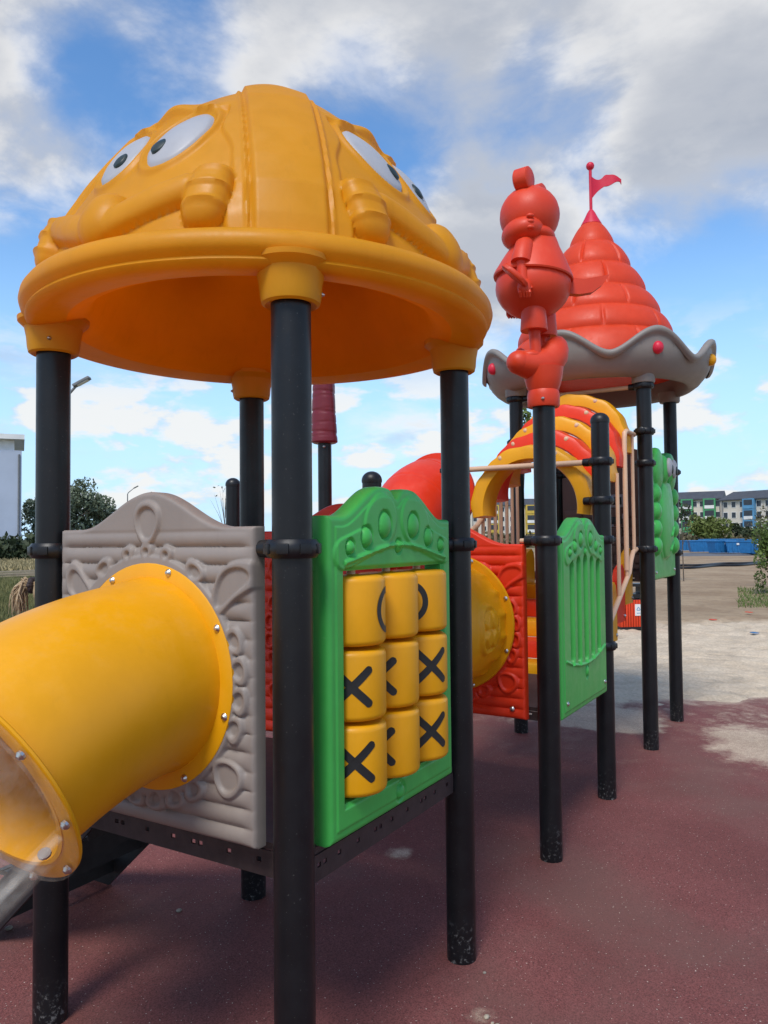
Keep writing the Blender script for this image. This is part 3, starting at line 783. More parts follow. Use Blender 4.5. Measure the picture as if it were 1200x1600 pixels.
# ------------------------------------------------------------------ middle platform
X2 = 2*S+.01; X3 = 3*S+.02
PF = thing('play_platform', (2.66, S/2, 0), 'open play platform on black posts with a green slotted side panel', 'play platform')
pB = post(PF, X2, 0, 2.36); pC = post(PF, X3, 0, 2.44, True); pB2 = post(PF, X2, S, 2.045, True); pC2 = post(PF, X3, S, 2.44, True)
clamp(pB, X2, 0, 1.632, 90)
for z_, a_ in ((2.13, 90), (1.88, 90), (1.63, 180), (.96, 180)): clamp(pC, X3, 0, z_, a_)
clamp(pC2, X3, S, 2.13, 270)
deck(PF, X2+.06, X3-.06, .07, S-.05, .755, DECK, .07)
MB().tube([(X3, .08, 2.13), (X3, S-.08, 2.13)], .019, 14).build('top_rail', BEI, PF)
MB().tube([(X2, .08, 1.632), (X2, .14, 1.632)], .013, 12).build('bar_end', BEI, PF)
def slot_panel(parent, x0):
    W, z0, zc = .87, .69, 1.66; top = crown(W, z0, zc, .10)
    def H(X, Z):
        dd = np.minimum(np.minimum(X, W-X), np.minimum(Z-z0, top(X)-Z))
        h = .005*sstep(.030, .036, dd)+flourish(X, Z, W, zc)
        for k in range(5):
            cx_ = W/2+(k-2)*.128; lo = 1.00-.03*math.cos((k-2)*.6); hi = 1.475+.035*math.cos((k-2)*.7)
            h -= .045*sstep(.040, .026, seg_d(X, Z, (cx_, lo), (cx_, hi)))
        arc = .93+.05*((X-W/2)/.35)**2
        h += .008*sstep(.010, .003, np.abs(Z-arc))*(np.abs(X-W/2) < .38)
        b_ = np.hypot(X-W/2, (Z-.885)*.7); h += -.006*sstep(.034, .028, b_)+.016*np.sqrt(np.clip(1-(b_/.022)**2, 0, 1))
        return h
    o = relief_panel('slotted_panel', GRN, parent, (x0, -.005, 0), (1, 0, 0), W, z0, top, H, thick=.075)
    o['label'] = 'green panel with five vertical slots and a scalloped top'
    for xx in (.07, W-.07): bolt(parent, (x0+xx, -.047, z0+.075), (0, -1, 0), .009)
slot_panel(PF, X2+.095)

# ------------------------------------------------------------------ stair bridge with arches
X4 = 4.48; X5 = X4+1.05; ZD = 1.30
BR = thing('stair_bridge', (3.8, S/2, 0), 'stair bridge with red and yellow arches and beige railings climbing to the castle', 'bridge')
for i in range(5):
    u_ = X3+.16+i*.245; zt = .80+i*.118; mt = YEL if i % 2 == 0 else RED
    s_ = MB().box((u_, S/2, zt-.06), (.25, .80, .12), bev=.018).build('step', mt, BR)
    for y in (.13, .93):                                         # rounded cheek plate at each tread
        pts = [(-.12, -.14), (.12, -.14), (.12, .20), (.10, .255), (.05, .285), (-.05, .25), (-.11, .17)]
        M = Matrix(((1, 0, 0, u_), (0, 0, 1, y-.02), (0, 1, 0, zt), (0, 0, 0, 1)))
        MB().prism(pts, M, .04).build('cheek_plate', mt, s_, 30)
        bolt(s_, (u_+.09, y-.022, zt-.10), (0, -1, 0), .010)
def arch(i):
    u_ = X3+.155+i*.248; z_ = 1.85+i*.125; n = 40; mt = YEL if i % 2 == 0 else RED
    sec = [(-.125, .335), (-.128, .40), (-.115, .425), (-.06, .436), (.06, .432), (.115, .42), (.13, .395), (.128, .345), (.10, .332), (-.09, .322)]
    V = []
    for k in range(n+1):
        q = R(-8)+(PI+R(16))*k/n
        for du, r_ in sec:
            w_ = 1+.012*math.sin(q*7+i)+.010*math.sin(q*17+i*2)
            rr = r_*w_ if r_ > .38 else r_
            V.append((u_+du, .50+rr*math.cos(q), z_+rr*math.sin(q)))
    m_ = len(sec); F = [(k*m_+j, k*m_+(j+1) % m_, (k+1)*m_+(j+1) % m_, (k+1)*m_+j) for k in range(n) for j in range(m_)]
    F += [tuple(range(m_))[::-1], tuple(n*m_+j for j in range(m_))]
    o = mesh('arch', V, F, mt, BR, 45)
    for q in (R(118), R(60)):
        MB().ell((u_-.115, .50+.40*math.cos(q), z_+.40*math.sin(q)), (.018, .02, .02), 12, 8).build('arch_knob', BEI, o)
for i in range(5): arch(i)
for y in (.06, S-.06):
    top0, top1 = (X3+.10, 1.84), (X4-.10, 2.32)
    bo0, bo1 = (X3+.12, .98), (X4-.10, 1.50)
    if y < .5:
        rl = MB().tube([(X4-.40, y, 1.40), (X4-.40, y, 2.38), (X4-.385, y, 2.42), (X4-.34, y, 2.44), (X4-.09, y, 2.44)], .018, 14).build('handrail', BEI, BR)
        MB().tube([(X3+.075, y, 1.88), (X3+.17, y, 1.88), (X3+.225, y, 1.86), (X3+.25, y, 1.81), (X3+.25, y, 1.02)], .018, 14).build('entry_loop', BEI, rl)
        P = [(X3+.25, y, 1.84), (X4-.40, y, 2.26), (X4-.39, y, 2.44), (X4, y, 2.44)]
    else:
        P = [(X3+.075, y, 1.66), (X3+.30, y, 1.74), (X4-.30, y, 2.20), (X4-.09, y, 2.26)]
        rl = MB().tube(P, .019, 14).build('handrail', BEI, BR)
    MB().tube([(X3+.09, y, .93), (X3+.22, y, .98), (X4-.33, y, 1.38), (X4-.27, y, 1.47), (X4-.20, y, 1.53), (X4-.09, y, 1.55)], .018, 14).build('lower_rail', BEI, rl)
    Pn = np.array(P)
    nb_ = 5 if y < .5 else 9
    for k in range(nb_):
        xx = X3+.17+k*.119*8/(nb_-1); zt = np.interp(xx, Pn[:, 0], Pn[:, 2]); zb = np.interp(xx, [X3+.09, X3+.22, X4-.33, X4-.27, X4-.2, X4-.09], [.93, .98, 1.38, 1.47, 1.53, 1.55])
        MB().tube([(xx, y, zb), (xx, y, zt)], .0135, 10).build('baluster', BEI, rl)

# ------------------------------------------------------------------ castle tower
CT = thing('castle_tower', ((X4+X5)/2, S/2, 0), 'castle tower with a red brick cone roof, wavy grey brim and flag', 'castle tower')
cx, cy = (X4+X5)/2, S/2
pD = post(CT, X4, 0, 2.86); pE = post(CT, X5, 0, 2.86); pD2 = post(CT, X4, S, 2.86); pE2 = post(CT, X5, S, 2.86)
for z_, a_ in ((2.83, 90), (2.47, 180), (2.22, 0), (1.55, 180)): clamp(pD, X4, 0, z_, a_)
clamp(pE, X5, 0, 2.22, 180); clamp(pD2, X4, S, 2.83, 270); clamp(pD2, X4, S, 2.46, 180); clamp(pE2, X5, S, 2.24, 270); clamp(pE, X5, 0, 1.5, 180)
deck(CT, X4+.06, X5-.06, .07, S-.05, ZD+.06, DECK, .07)
MB().tube([(X4, .06, 2.83), (X4, S-.06, 2.83)], .018, 12).build('top_rail', BEI, CT)
# wavy brim
nA = 288; sec = []
V = []
NSEC = 26
for k in range(nA):
    a = 2*PI*k/nA; wv = .5+.5*math.cos(8*a); wv2 = wv**.85
    crest = 3.065+.185*wv2
    up_ = crest-3.03
    secp = [(.735, 3.02), (.738, 2.96), (.748, 2.915), (.772, 2.892), (.81, 2.895), (.86, 2.93), (.90+.01*wv, 2.98), (.925+.015*wv, 3.03), (.938+.02*wv, 3.03+.35*up_), (.940+.02*wv, 3.03+.60*up_), (.944+.02*wv, crest-.062), (.966+.015*wv, crest-.052),
            (.980+.015*wv, crest-.030), (.978+.013*wv, crest-.010), (.962+.012*wv, crest+.002), (.940+.01*wv, crest), (.922+.01*wv, crest-.015), (.912+.005*wv, crest-.05), (.89, 3.06+.4*(crest-3.085)), (.85, 3.05+.25*(crest-3.085)), (.80, 3.06), (.76, 3.075), (.735, 3.07)]
    for r_, z_ in secp: V.append((cx+r_*math.cos(a), cy+r_*math.sin(a), z_))
m_ = len(secp)
F = [(k*m_+j, k*m_+(j+1) % m_, ((k+1) % nA)*m_+(j+1) % m_, ((k+1) % nA)*m_+j) for k in range(nA) for j in range(m_)]
brim = mesh('roof', V, [f[::-1] for f in F], BRM, CT, 60); brim['label'] = 'red stacked-brick cone roof with wavy grey brim'
for k in range(8):
    a = k*PI/4; mt = PNK if k % 2 else YEL
    MB().ell((cx+.955*math.cos(a), cy+.955*math.sin(a), 3.085), (.043, .043, .050), 20, 12).build('button', mt, brim)
for x, y in ((X4, 0), (X5, 0), (X4, S), (X5, S)):
    MB().lathe([(.058, 2.852), (.082, 2.850), (.088, 2.86), (.088, 2.90), (.10, 2.94)], (x, y, 0), 32).build('socket', BRM, brim)
# cone of bulging bricks
rowsb = [(3.06, .77, 3.34, .665), (3.34, .665, 3.545, .57), (3.545, .57, 3.755, .455), (3.755, .455, 3.985, .335), (3.985, .335, 4.215, .205), (4.215, .205, 4.42, .090)]
nA = 360; V = []; nrow = 0
for ri, (z0_, r0_, z1_, r1_) in enumerate(rowsb):
    for j in range(14):
        q = j/13; zz = z0_+(z1_-z0_)*q; rr = r0_+(r1_-r0_)*q
        bul = (.034 if ri < 5 else .018)*(1-abs(2*q-1)**2.6)
        nb = 8 if ri < 3 else 6
        for k in range(nA):
            a = 2*PI*k/nA; ph = ((a/(2*PI)*nb+.5*(ri % 2)) % 1); ph = min(ph, 1-ph)*2*PI*rr/nb
            g_ = math.exp(-(ph/.011)**2)*.024 if ri < 5 else 0
            R_ = rr+bul-.012-g_*(1-abs(2*q-1)**4)
            V.append((cx+R_*math.cos(a), cy+R_*math.sin(a), zz))
        nrow += 1
F = [(i*nA+k, i*nA+(k+1) % nA, (i+1)*nA+(k+1) % nA, (i+1)*nA+k) for i in range(nrow-1) for k in range(nA)]
F.append(tuple((nrow-1)*nA+k for k in range(nA)))
mesh('cone', V, F, ORG, brim, 50)
MB().lathe([(.73, 3.05), (.58, 3.30), (.40, 3.62), (.02, 4.2)], (cx, cy, 0), 60).build('cone_lining', ORG, brim)
MB().lathe([(.088, 4.405), (.092, 4.41), (.088, 4.42), (.060, 4.47), (.036, 4.52), (.020, 4.545), (.014, 4.55)], (cx, cy, 0), 32).build('spire_tip', PNK, brim)
MB().tube([(cx, cy, 4.53), (cx, cy, 4.93)], .0135, 14).build('flagpole', PNK, brim)
MB().ell((cx, cy, 4.945), (.036, .036, .036), 18, 12).build('finial', PNK, brim)
fx = Vector((RT[0], RT[1], 0)); fy = Vector((FW[0], FW[1], 0)); nu = 26; V = []
for lay in (0, 1):
    for i in range(nu+1):
        q = i/nu; top_ = 4.855-.02*math.sin(q*7)-.02*q+(.018*math.exp(-((q-.47)/.09)**2)); bot_ = 4.645+.13*min(1, q/.45)**.8+.02*math.sin(q*9)*q+.02*max(0, q-.5)
        if q > .97: bot_ = top_-.045
        off = fy*(.018*math.sin(q*6)+(.012 if lay else 0))
        base = Vector((cx, cy, 0))+fx*(.008+.265*q)+off
        V += [base+Vector((0, 0, bot_)), base+Vector((0, 0, top_))]
K = 2*(nu+1); F = []
for i in range(nu):
    a = 2*i; F += [(a, a+2, a+3, a+1), (K+a+1, K+a+3, K+a+2, K+a), (a+1, a+3, K+a+3, K+a+1), (a, K+a, K+a+2, a+2)]
F += [(0, 1, K+1, K), (2*nu+1, 2*nu, K+2*nu, K+2*nu+1)]
mesh('flag', V, F, PNK, brim, 30)
# green creature panel
def frog_panel(parent, x0):
    W, z0 = .87, 1.30
    def top(x):
        q = np.abs(x-W/2)/(W/2)
        return z0+.80+.27*np.sqrt(np.clip(1-((q-.55)/.46)**2, 0, 1))
    def H(X, Z):
        h = np.full_like(X, 0.0); xc = X-W/2
        e = np.hypot(xc/.25, (Z-z0-.50)/.36); h += .012*sstep(1.12, 1.06, e)+.045*np.sqrt(np.clip(1-(e/1.0)**2, 0, 1))
        for s_ in (-1, 1):
            for k in range(4):
                zz = z0+.27+k*.14; d_ = np.hypot((xc*s_-.36)/.075, (Z-zz)/.078); h = np.maximum(h, .05*np.sqrt(np.clip(1-d_**2, 0, 1)))
            d_ = np.hypot((xc*s_-.26)/.15, (Z-z0-.90)/.17); h = np.maximum(h, .045*np.sqrt(np.clip(1-d_**2, 0, 1)))
            d_ = np.hypot((xc*s_-.105)/.09, (Z-z0-.90)/.13); h = np.maximum(h, .07*np.sqrt(np.clip(1-d_**2, 0, 1)))
        for zz in (.30, .42):
            d_ = np.abs(Z-z0-zz+np.abs(xc-.10)*.7)
            h += .014*sstep(.014, .006, d_)*(np.abs(xc-.10) < .10)
        h *= sstep(0, .03, Z-z0-.15)
        return h
    o = relief_panel('creature_panel', GRN, parent, (x0, 0, 0), (1, 0, 0), W, z0, top, H, thick=.07, res=.007)
    o['label'] = 'green moulded creature panel with round eyes and oval belly'
    for s_ in (-1, 1):
        ex_ = x0+W/2+s_*.10; MB().ell((ex_, -.098, z0+.915), (.055, .030, .080), 20, 12).build('eye', WHT, o)
        MB().ell((ex_-.008*s_, -.122, z0+.90), (.025, .012, .040), 16, 10).build('pupil', PUP, o)
    for xx in (.06, W-.06): bolt(parent, (x0+xx, -.036, z0+.06), (0, -1, 0), .010)
frog_panel(CT, X4+.09)
# brown brick wall panel with two windows at the far side
def brick_wall(parent):
    x, W, z0 = X5, .94, 1.27
    def top(y): return z0+.93+.28*np.sqrt(np.clip(1-((y-W/2)/(W/2+.04))**2, 0, 1))
    mb = MB(); pts = [(0, z0), (W, z0)]+[(W*(1-i/30), float(top(np.array(W*(1-i/30))))) for i in range(31)]
    M = Matrix(((0, 0, 1, x-.015), (1, 0, 0, .06), (0, 1, 0, 0), (0, 0, 0, 1)))
    wl = mb.prism(pts, M, .045).build('brick_panel', BRN, parent, 30); wl['label'] = 'brown arched wall panel with moulded bricks and white-rimmed openings'
    bm_ = None
    for r_ in range(7):
        zz = z0+.05+r_*.085; nb = 5; 
        for k in range(-1, nb+1):
            y0 = .06+W*(k+(.5 if r_ % 2 else 0))/nb; y1 = y0+W/nb-.014; y0 = max(y0, .075); y1 = min(y1, .06+W-.015)
            if y1-y0 < .03: continue
            MB().box((x-.018, (y0+y1)/2, zz+.035), (.022, y1-y0, .071), bev=.006).build('brick', BRN, wl)
    for zz in (1.80, 1.98):
        yc = .50
        MB().box((x-.020, yc, zz), (.014, .16, .12), bev=.006).build('window_rim', WHT, wl)
        MB().box((x-.027, yc-.01, zz), (.010, .10, .07), bev=.004).build('window_opening', PUP, wl)
brick_wall(CT)

# ------------------------------------------------------------------ bear figure on the bear post
def blob(name, mb, mat, parent, vox=.0058, smooth_it=2):
    o = mb.build(name, mat, parent, 180)
    md = o.modifiers.new('remesh', 'REMESH'); md.mode = 'VOXEL'; md.voxel_size = vox; md.use_smooth_shade = True
    ms_ = o.modifiers.new('smooth', 'SMOOTH'); ms_.iterations = smooth_it; ms_.factor = .5
    return o
BX, BY = X2, 0
bear = thing('animal_figure', (BX, BY, 2.33), 'red plastic standing animal figure with tail on a crescent atop a black post', 'figure')
ax_r = Vector((RT[0], RT[1], 0)); ax_f = Vector((FW[0], FW[1], 0))
def bp(x, y, z): return Vector((BX, BY, 0))+ax_r*x+ax_f*y+Vector((0, 0, z))
BM = Matrix((ax_r.to_tuple()+(0,), ax_f.to_tuple()+(0,), (0, 0, 1, 0), (0, 0, 0, 1))).transposed()
def bell(mb, c, r_, M=None): mb.ell(bp(*c), r_, 28, 18, BM @ (M if M is not None else Matrix()))
def bearm():
    mb = MB()
    bell(mb, (-.057, .0, 3.337), (.156, .156, .152))
    bell(mb, (-.098, -.03, 3.232), (.112, .140, .078), Matrix.Rotation(R(-8), 4, 'Y'))       # muffler round the neck
    bell(mb, (-.03, .0, 3.222), (.105, .13, .058), Matrix.Rotation(R(10), 4, 'Y'))
    for zz in (3.275, 3.245, 3.215): bell(mb, (-.085, -.160, zz), (.020, .014, .012))
    for (ex_, ey_, ez_) in ((-.100, -.075, 3.50), (.005, .095, 3.49)):   # ears: thick discs
        M = Matrix.Translation(bp(ex_, ey_, ez_)) @ BM @ Matrix.Rotation(R(-35), 4, 'Z') @ Matrix.Rotation(R(90), 4, 'Y')
        mb.lathe([(.050, -.040), (.058, -.034), (.058, .034), (.050, .040)], n=28, M=M)
    M = Matrix.Translation(bp(-.045, 0, 3.0)) @ BM @ Matrix.Rotation(R(6), 4, 'Y')
    mb.lathe([(.205, 0), (.208, .008), (.20, .03), (.16, .11), (.125, .17), (.105, .215), (.09, .24)], n=36, M=M)
    bell(mb, (-.045, 0, 2.962), (.196, .196, .168))
    for (lx, ly) in ((-.055, -.055), (.025, .075)):
        mb.lathe([(.068, 2.715), (.070, 2.722), (.064, 2.80), (.060, 2.87)], bp(lx, ly, 0), 24)
        mb.tube([bp(lx, ly, 2.74), bp(lx+.01, ly, 2.58)], .029, 16)
        bell(mb, (lx-.02, ly, 2.585), (.06, .04, .03))
    # crescent underfoot
    P = [bp(-.135, -.05, 2.553), bp(-.08, -.03, 2.545), bp(-.02, -.01, 2.548), bp(.03, .01, 2.57), bp(.062, .02, 2.61), bp(.080, .028, 2.65), bp(.092, .03, 2.685), bp(.098, .03, 2.705)]
    mb.tube(P, [.062, .076, .084, .086, .080, .066, .044, .016], 28); bell(mb, (-.135, -.05, 2.553), (.064, .064, .062))
    mb.tube([bp(-.11, .10, 2.64), bp(-.07, .06, 2.58), bp(.0, .0, 2.54)], [.03, .05, .07], 18)
    mb.lathe([(.078, 2.415), (.088, 2.44), (.098, 2.48), (.105, 2.53)], (BX, BY, 0), 32)
    mb.lathe([(.062, 2.328), (.078, 2.326), (.083, 2.335), (.084, 2.385), (.080, 2.408), (.074, 2.42), (.06, 2.43)], (BX, BY, 0), 32)
    # near arm, sleeve and hand; far arm
    for sy in (-1, 1):
        mb.tube([bp(-.085, sy*.085, 3.165), bp(-.115, sy*.135, 3.13), bp(-.130, sy*.155, 3.065), bp(-.135, sy*.16, 3.035)], [.035, .045, .050, .052], 18)
        mb.tube([bp(-.130, sy*.158, 3.06), bp(-.130, sy*.165, 2.965), bp(-.128, sy*.168, 2.93)], [.030, .028, .026], 14)
        bell(mb, (-.122, sy*.172, 2.905), (.036, .03, .048))
        for k in range(4): mb.tube([bp(-.15+k*.016, sy*.178, 2.895), bp(-.148+k*.016, sy*.192, 2.872), bp(-.142+k*.014, sy*.182, 2.852)], [.010, .009, .006], 8)
        mb.tube([bp(-.10, sy*.172, 2.92), bp(-.088, sy*.182, 2.895)], [.011, .008], 8)
    M = Matrix.Translation(bp(-.175, -.205, 2.955)) @ BM @ Matrix.Rotation(R(42), 4, 'Y') @ Matrix.Rotation(R(8), 4, 'X')
    mb.lathe([(.062, -.014), (.070, -.008), (.070, .008), (.062, .014)], n=28, M=M @ Matrix.Diagonal((1.15, .6, 1, 1)))
    # flat tail
    V = []; pts = [(.10, 2.925), (.19, 2.915), (.26, 2.925), (.315, 2.965), (.352, 3.018), (.30, 3.008), (.22, 2.995), (.10, 3.01)]
    M = Matrix.Translation(bp(0, 0, 0)) @ Matrix((ax_r.to_tuple()+(0,), (0, 0, 1, 0), (ax_f*-1).to_tuple()+(0,), (0, 0, 0, 1))).transposed()
    mb.prism(pts, Matrix.Translation(ax_f*.022) @ M, .044)
    return mb
bearm().build('figure_body', BEAR, bear, 40)
bolt(bear, bp(-.02, -.083, 2.36), -ax_f, .006)

# ------------------------------------------------------------------ maroon trunk, lone capped post, red enclosed slide at the back
q = at(508, 6.4); TP = thing('trunk_post', (q[0], q[1], 0), 'black post carrying a grooved maroon trunk under the yellow roof edge', 'post')
po = post(TP, q[0], q[1], 2.6)
V = []; nA = 60; nz = 90
for j in range(nz):
    zz = 2.45+j/(nz-1)*.95; r_ = .108-.030*(j/(nz-1))
    for k in range(nA):
        a = 2*PI*k/nA; g_ = .006*math.exp(-((((zz-2.45)/.17+.06*math.sin(a*1+2)) % 1-.5)/.05)**2)+.004*math.exp(-((((zz-2.45)/.11+.09*math.sin(a+.4)) % 1-.5)/.05)**2)
        e = (r_+.006*math.sin(a*3+zz*5)-g_)*(1 if j not in (0, nz-1) else .85)
        V.append((q[0]+e*math.cos(a), q[1]+e*math.sin(a), zz))
F = [(i*nA+k, i*nA+(k+1) % nA, (i+1)*nA+(k+1) % nA, (i+1)*nA+k) for i in range(nz-1) for k in range(nA)]+[tuple(range(nA))[::-1], tuple((nz-1)*nA+k for k in range(nA))]
mesh('trunk', V, F, MAR, TP, 60)
bolt(TP, Vector((q[0], q[1], 2.42))-ax_f*.058, -ax_f, .008)
q = at(364, 6.2); CP = thing('capped_post', (q[0], q[1], 0), 'short black post with a domed cap behind the grey log panel', 'post'); post(CP, q[0], q[1], 2.15, True)
ES = thing('enclosed_slide', (4.4, 2.0, 0), 'red enclosed tube slide hood rising behind the green framed panel', 'slide')
P = []; rr = []
for i in range(90):
    q = i/89; a = R(2+80*q); P.append((4.78-.78*math.sin(a)*.95, 2.0+.02*q, 2.06-.80*(1-math.cos(a)))); rr.append(.345*(1+.012*math.exp(-(((q*4) % 1-.5)/.10)**2)-.035*math.exp(-(((q*4) % 1-.5)/.025)**2)))
P += [(4.02, 2.02, 1.1), (3.9, 2.02, .75), (3.65, 2.02, .45), (3.3, 2.02, .36)]; rr += [.36]*4
o = MB().tube(P, rr, 56, True, ref=(0, 0, 1)).build('tube', RED, ES, 60)
MB().lathe([(.30, -.02), (.40, -.02), (.405, 0), (.40, .02), (.30, .02)], n=56, M=Matrix.Translation((4.80, 2.0, 2.06)) @ Matrix.Rotation(PI/2, 4, 'Y')).build('flange', RED, ES)
for y in (1.75, 2.3): post(ES, 4.86, y, 1.72, False, 'support_post')

# ------------------------------------------------------------------ background materials
def leafmat(name, a, b2_, sc=.6):
    m, t, b = new_mat(name)
    g = t.node('ShaderNodeNewGeometry'); ri = t.node('ShaderNodeObjectInfo')
    n = t.noise(g.outputs['Position'], sc, 4, .6); n2 = t.noise(g.outputs['Position'], sc*9, 2, .5)
    c = t.mix(t.rng(n, .35, .65), a, b2_); c = t.mix(t.rng(n2, .4, .7, 0, .5), c, tuple(x*1.5 for x in b2_))
    t.put(b.inputs['Base Color'], c); b.inputs['Roughness'].default_value = .65; b.inputs['Specular IOR Level'].default_value = .25
    return m
L_WIL = leafmat('willow_leaf', (.10, .125, .078), (.165, .195, .125), .8)
L_BUSH = leafmat('bush_leaf', (.070, .095, .020), (.15, .18, .05), 1.0)
L_DARK = leafmat('dark_shrub_leaf', (.020, .030, .014), (.045, .060, .026), 1.0)
L_NEAR = leafmat('near_shrub_leaf', (.050, .085, .018), (.12, .17, .04), 3.0)
L_DRY = leafmat('dry_scrub', (.060, .062, .030), (.14, .115, .060), .5)
L_GRS = leafmat('grass_blade', (.060, .085, .025), (.20, .18, .07), .8)
BARK = simple('bark', (.10, .075, .055), .9, .3, 20, .3)
WALLC = simple('cream_render', (.62, .56, .47), .9, .06, .6)
WALLG = simple('pale_blue_render', (.42, .47, .56), .9, .05, .4)
ROOFD = simple('dark_roof_sheet', (.055, .058, .066), .6, .15, .8)
WINM = simple('window_glass_dark', (.03, .035, .045), .15, .2, 1)
GRNF = simple('green_facade_paint', (.06, .30, .12), .7, .1, .6)
BLUF = simple('blue_facade_paint', (.10, .28, .46), .7, .1, .6)
YELF = simple('ochre_facade_paint', (.55, .38, .06), .7, .1, .6)
WHF = simple('white_trim', (.72, .71, .68), .7, .08, 1)
BLUC = plastic('blue_container_plastic', (.018, .15, .36), .5, .12, dust=.1)
ASPH = simple('asphalt_grey', (.12, .12, .125), .9, .2, .4)
WOODP = simple('weathered_plank', (.34, .27, .18), .85, .25, 3, .2)
LAMPM = simple('lamp_grey_metal', (.16, .165, .17), .5, .15, 5)

def leaves(center, radii, n, size, seed, shape=None):
    g = np.random.default_rng(seed); V = []; F = []
    nb = max(6, int(n/160)); cl = g.normal(size=(nb, 3)); cl /= np.linalg.norm(cl, axis=1)[:, None]; cl *= g.uniform(.25, .92, nb)[:, None]
    cr = g.uniform(.22, .42, nb)
    k = g.integers(0, nb, n); d = g.normal(size=(n, 3)); d /= np.linalg.norm(d, axis=1)[:, None]
    P = (cl[k]+d*(cr[k]*g.uniform(.55, 1.0, n)**.5)[:, None])*np.array(radii)+np.array(center)
    for p_ in P:
        a, b_ = g.normal(size=3), g.normal(size=3); a /= np.linalg.norm(a); b_ -= a*a.dot(b_); b_ /= np.linalg.norm(b_)
        s_ = size*g.uniform(.6, 1.4); i0 = len(V)
        V += [p_-a*s_, p_+b_*s_*.45, p_+a*s_, p_-b_*s_*.45]; F.append((i0, i0+1, i0+2, i0+3))
    return V, F
def tree(name, label, cat, base, crown_c, radii, n, size, mat, seed, group=None, trunk_r=.12, limbs=6):
    o = thing(name, base, label, cat, group); g = random.Random(seed)
    B = Vector(base); C = Vector(crown_c); mb = MB()
    mb.tube([B-Vector((0, 0, .05)), B.lerp(C, .5)+Vector((g.uniform(-.05, .05)*radii[0], g.uniform(-.05, .05)*radii[0], 0)), C], [trunk_r, trunk_r*.75, trunk_r*.35], 10)
    for k in range(limbs):
        a = g.uniform(0, 2*PI); s = B.lerp(C, g.uniform(.45, .85)); e = C+Vector((math.cos(a)*radii[0]*.7, math.sin(a)*radii[1]*.7, g.uniform(-.2, .7)*radii[2]))
        mb.tube([s, s.lerp(e, .5)+Vector((0, 0, .08*radii[2])), e], [trunk_r*.45, trunk_r*.28, trunk_r*.1], 7)
    mb.build('trunk', BARK, o)
    V, F = leaves(crown_c, radii, n, size, seed); mesh('crown', V, F, mat, o, 0)
    return o
# ------------------------------------------------------------------ background right: apartment blocks
def apartments(px0, px1, dep, zt, accent, label, cols, seed, skew=0.0, acc_cols=()):
    a = Vector(at(px0, dep)); b_ = Vector(at(px1, dep*(1+skew))); L = (b_-a).length; d = (b_-a).normalized(); nrm = Vector((d.y, -d.x, 0))
    if nrm.dot(Vector((FW[0], FW[1], 0))) > 0: nrm = -nrm
    o = thing('apartment_block', tuple((a+b_)/2), label, 'building'); rz = math.atan2(d.y, d.x); depth = 11.0
    c = (a+b_)/2-nrm*depth/2
    MB().box((c.x, c.y, zt/2), (L, depth, zt), rz).build('wall', WALLC, o, 0)
    # pitched roof with overhang
    M = Matrix(((0, 0, d.x, 0), (0, 0, d.y, 0), (0, 0, 0, 0), (0, 0, 0, 1)))
    e0 = a-d*.5; V = []
    for q in (e0, b_+d*.5):
        for s_, h in ((.7, zt-.15), (.7, zt+.12), (-depth/2, zt+2.3), (-depth-.7, zt+.12), (-depth-.7, zt-.15)):
            pz = q+nrm*s_; V.append((pz.x, pz.y, h))
    rf = mesh('roof', V, [(0, 1, 2, 3, 4), (9, 8, 7, 6, 5)]+[(i, i+5, (i+1) % 5+5, (i+1) % 5) for i in range(5)], ROOFD, o, 0)
    floors = 4; fh = zt/floors
    for k in range(cols):
        s = L*(k+.5)/cols
        for f_ in range(floors):
            zc = fh*(f_+.55); acc = k in acc_cols
            p_ = a+d*s
            if acc:
                fr = MB().box((p_.x+nrm.x*.5, p_.y+nrm.y*.5, zc), (3.0, 1.0, fh*.97), rz).build('balcony', accent, o, 0)
                q = p_+nrm*1.02; MB().box((q.x, q.y, zc+.35), (2.2, .08, fh*.5), rz).build('opening', WINM, fr, 0)
                q = p_+nrm*1.05; MB().box((q.x, q.y, zc-fh*.3), (2.3, .10, fh*.30), rz).build('parapet', WHF if (k+f_) % 3 else accent, fr, 0)
            else:
                q = p_+nrm*.02; fr = MB().box((q.x, q.y, zc), (1.3, .10, 1.55), rz).build('window', WHF, o, 0)
                q = p_+nrm*.06; MB().box((q.x, q.y, zc), (1.08, .06, 1.33), rz).build('pane', WINM, fr, 0)
    for s_ in (.02, .98):
        q = a+d*L*s_+nrm*.08; MB().tube([(q.x, q.y, 0), (q.x, q.y, zt)], .12, 8).build('downpipe', LAMPM, o)
    return o
apartments(1046, 1127, 205, 11.2, GRNF, 'cream apartment block with green-framed balconies and dark roof', 7, 1, -.03, (2, 5))
apartments(1128, 1236, 192, 10.4, BLUF, 'cream apartment block with blue-framed balconies and dark roof', 8, 2, -.08, (3, 6))
apartments(735, 905, 235, 11.6, YELF, 'cream apartment block with ochre-framed balconies seen through the bridge', 12, 3, .02, (2, 6, 9))
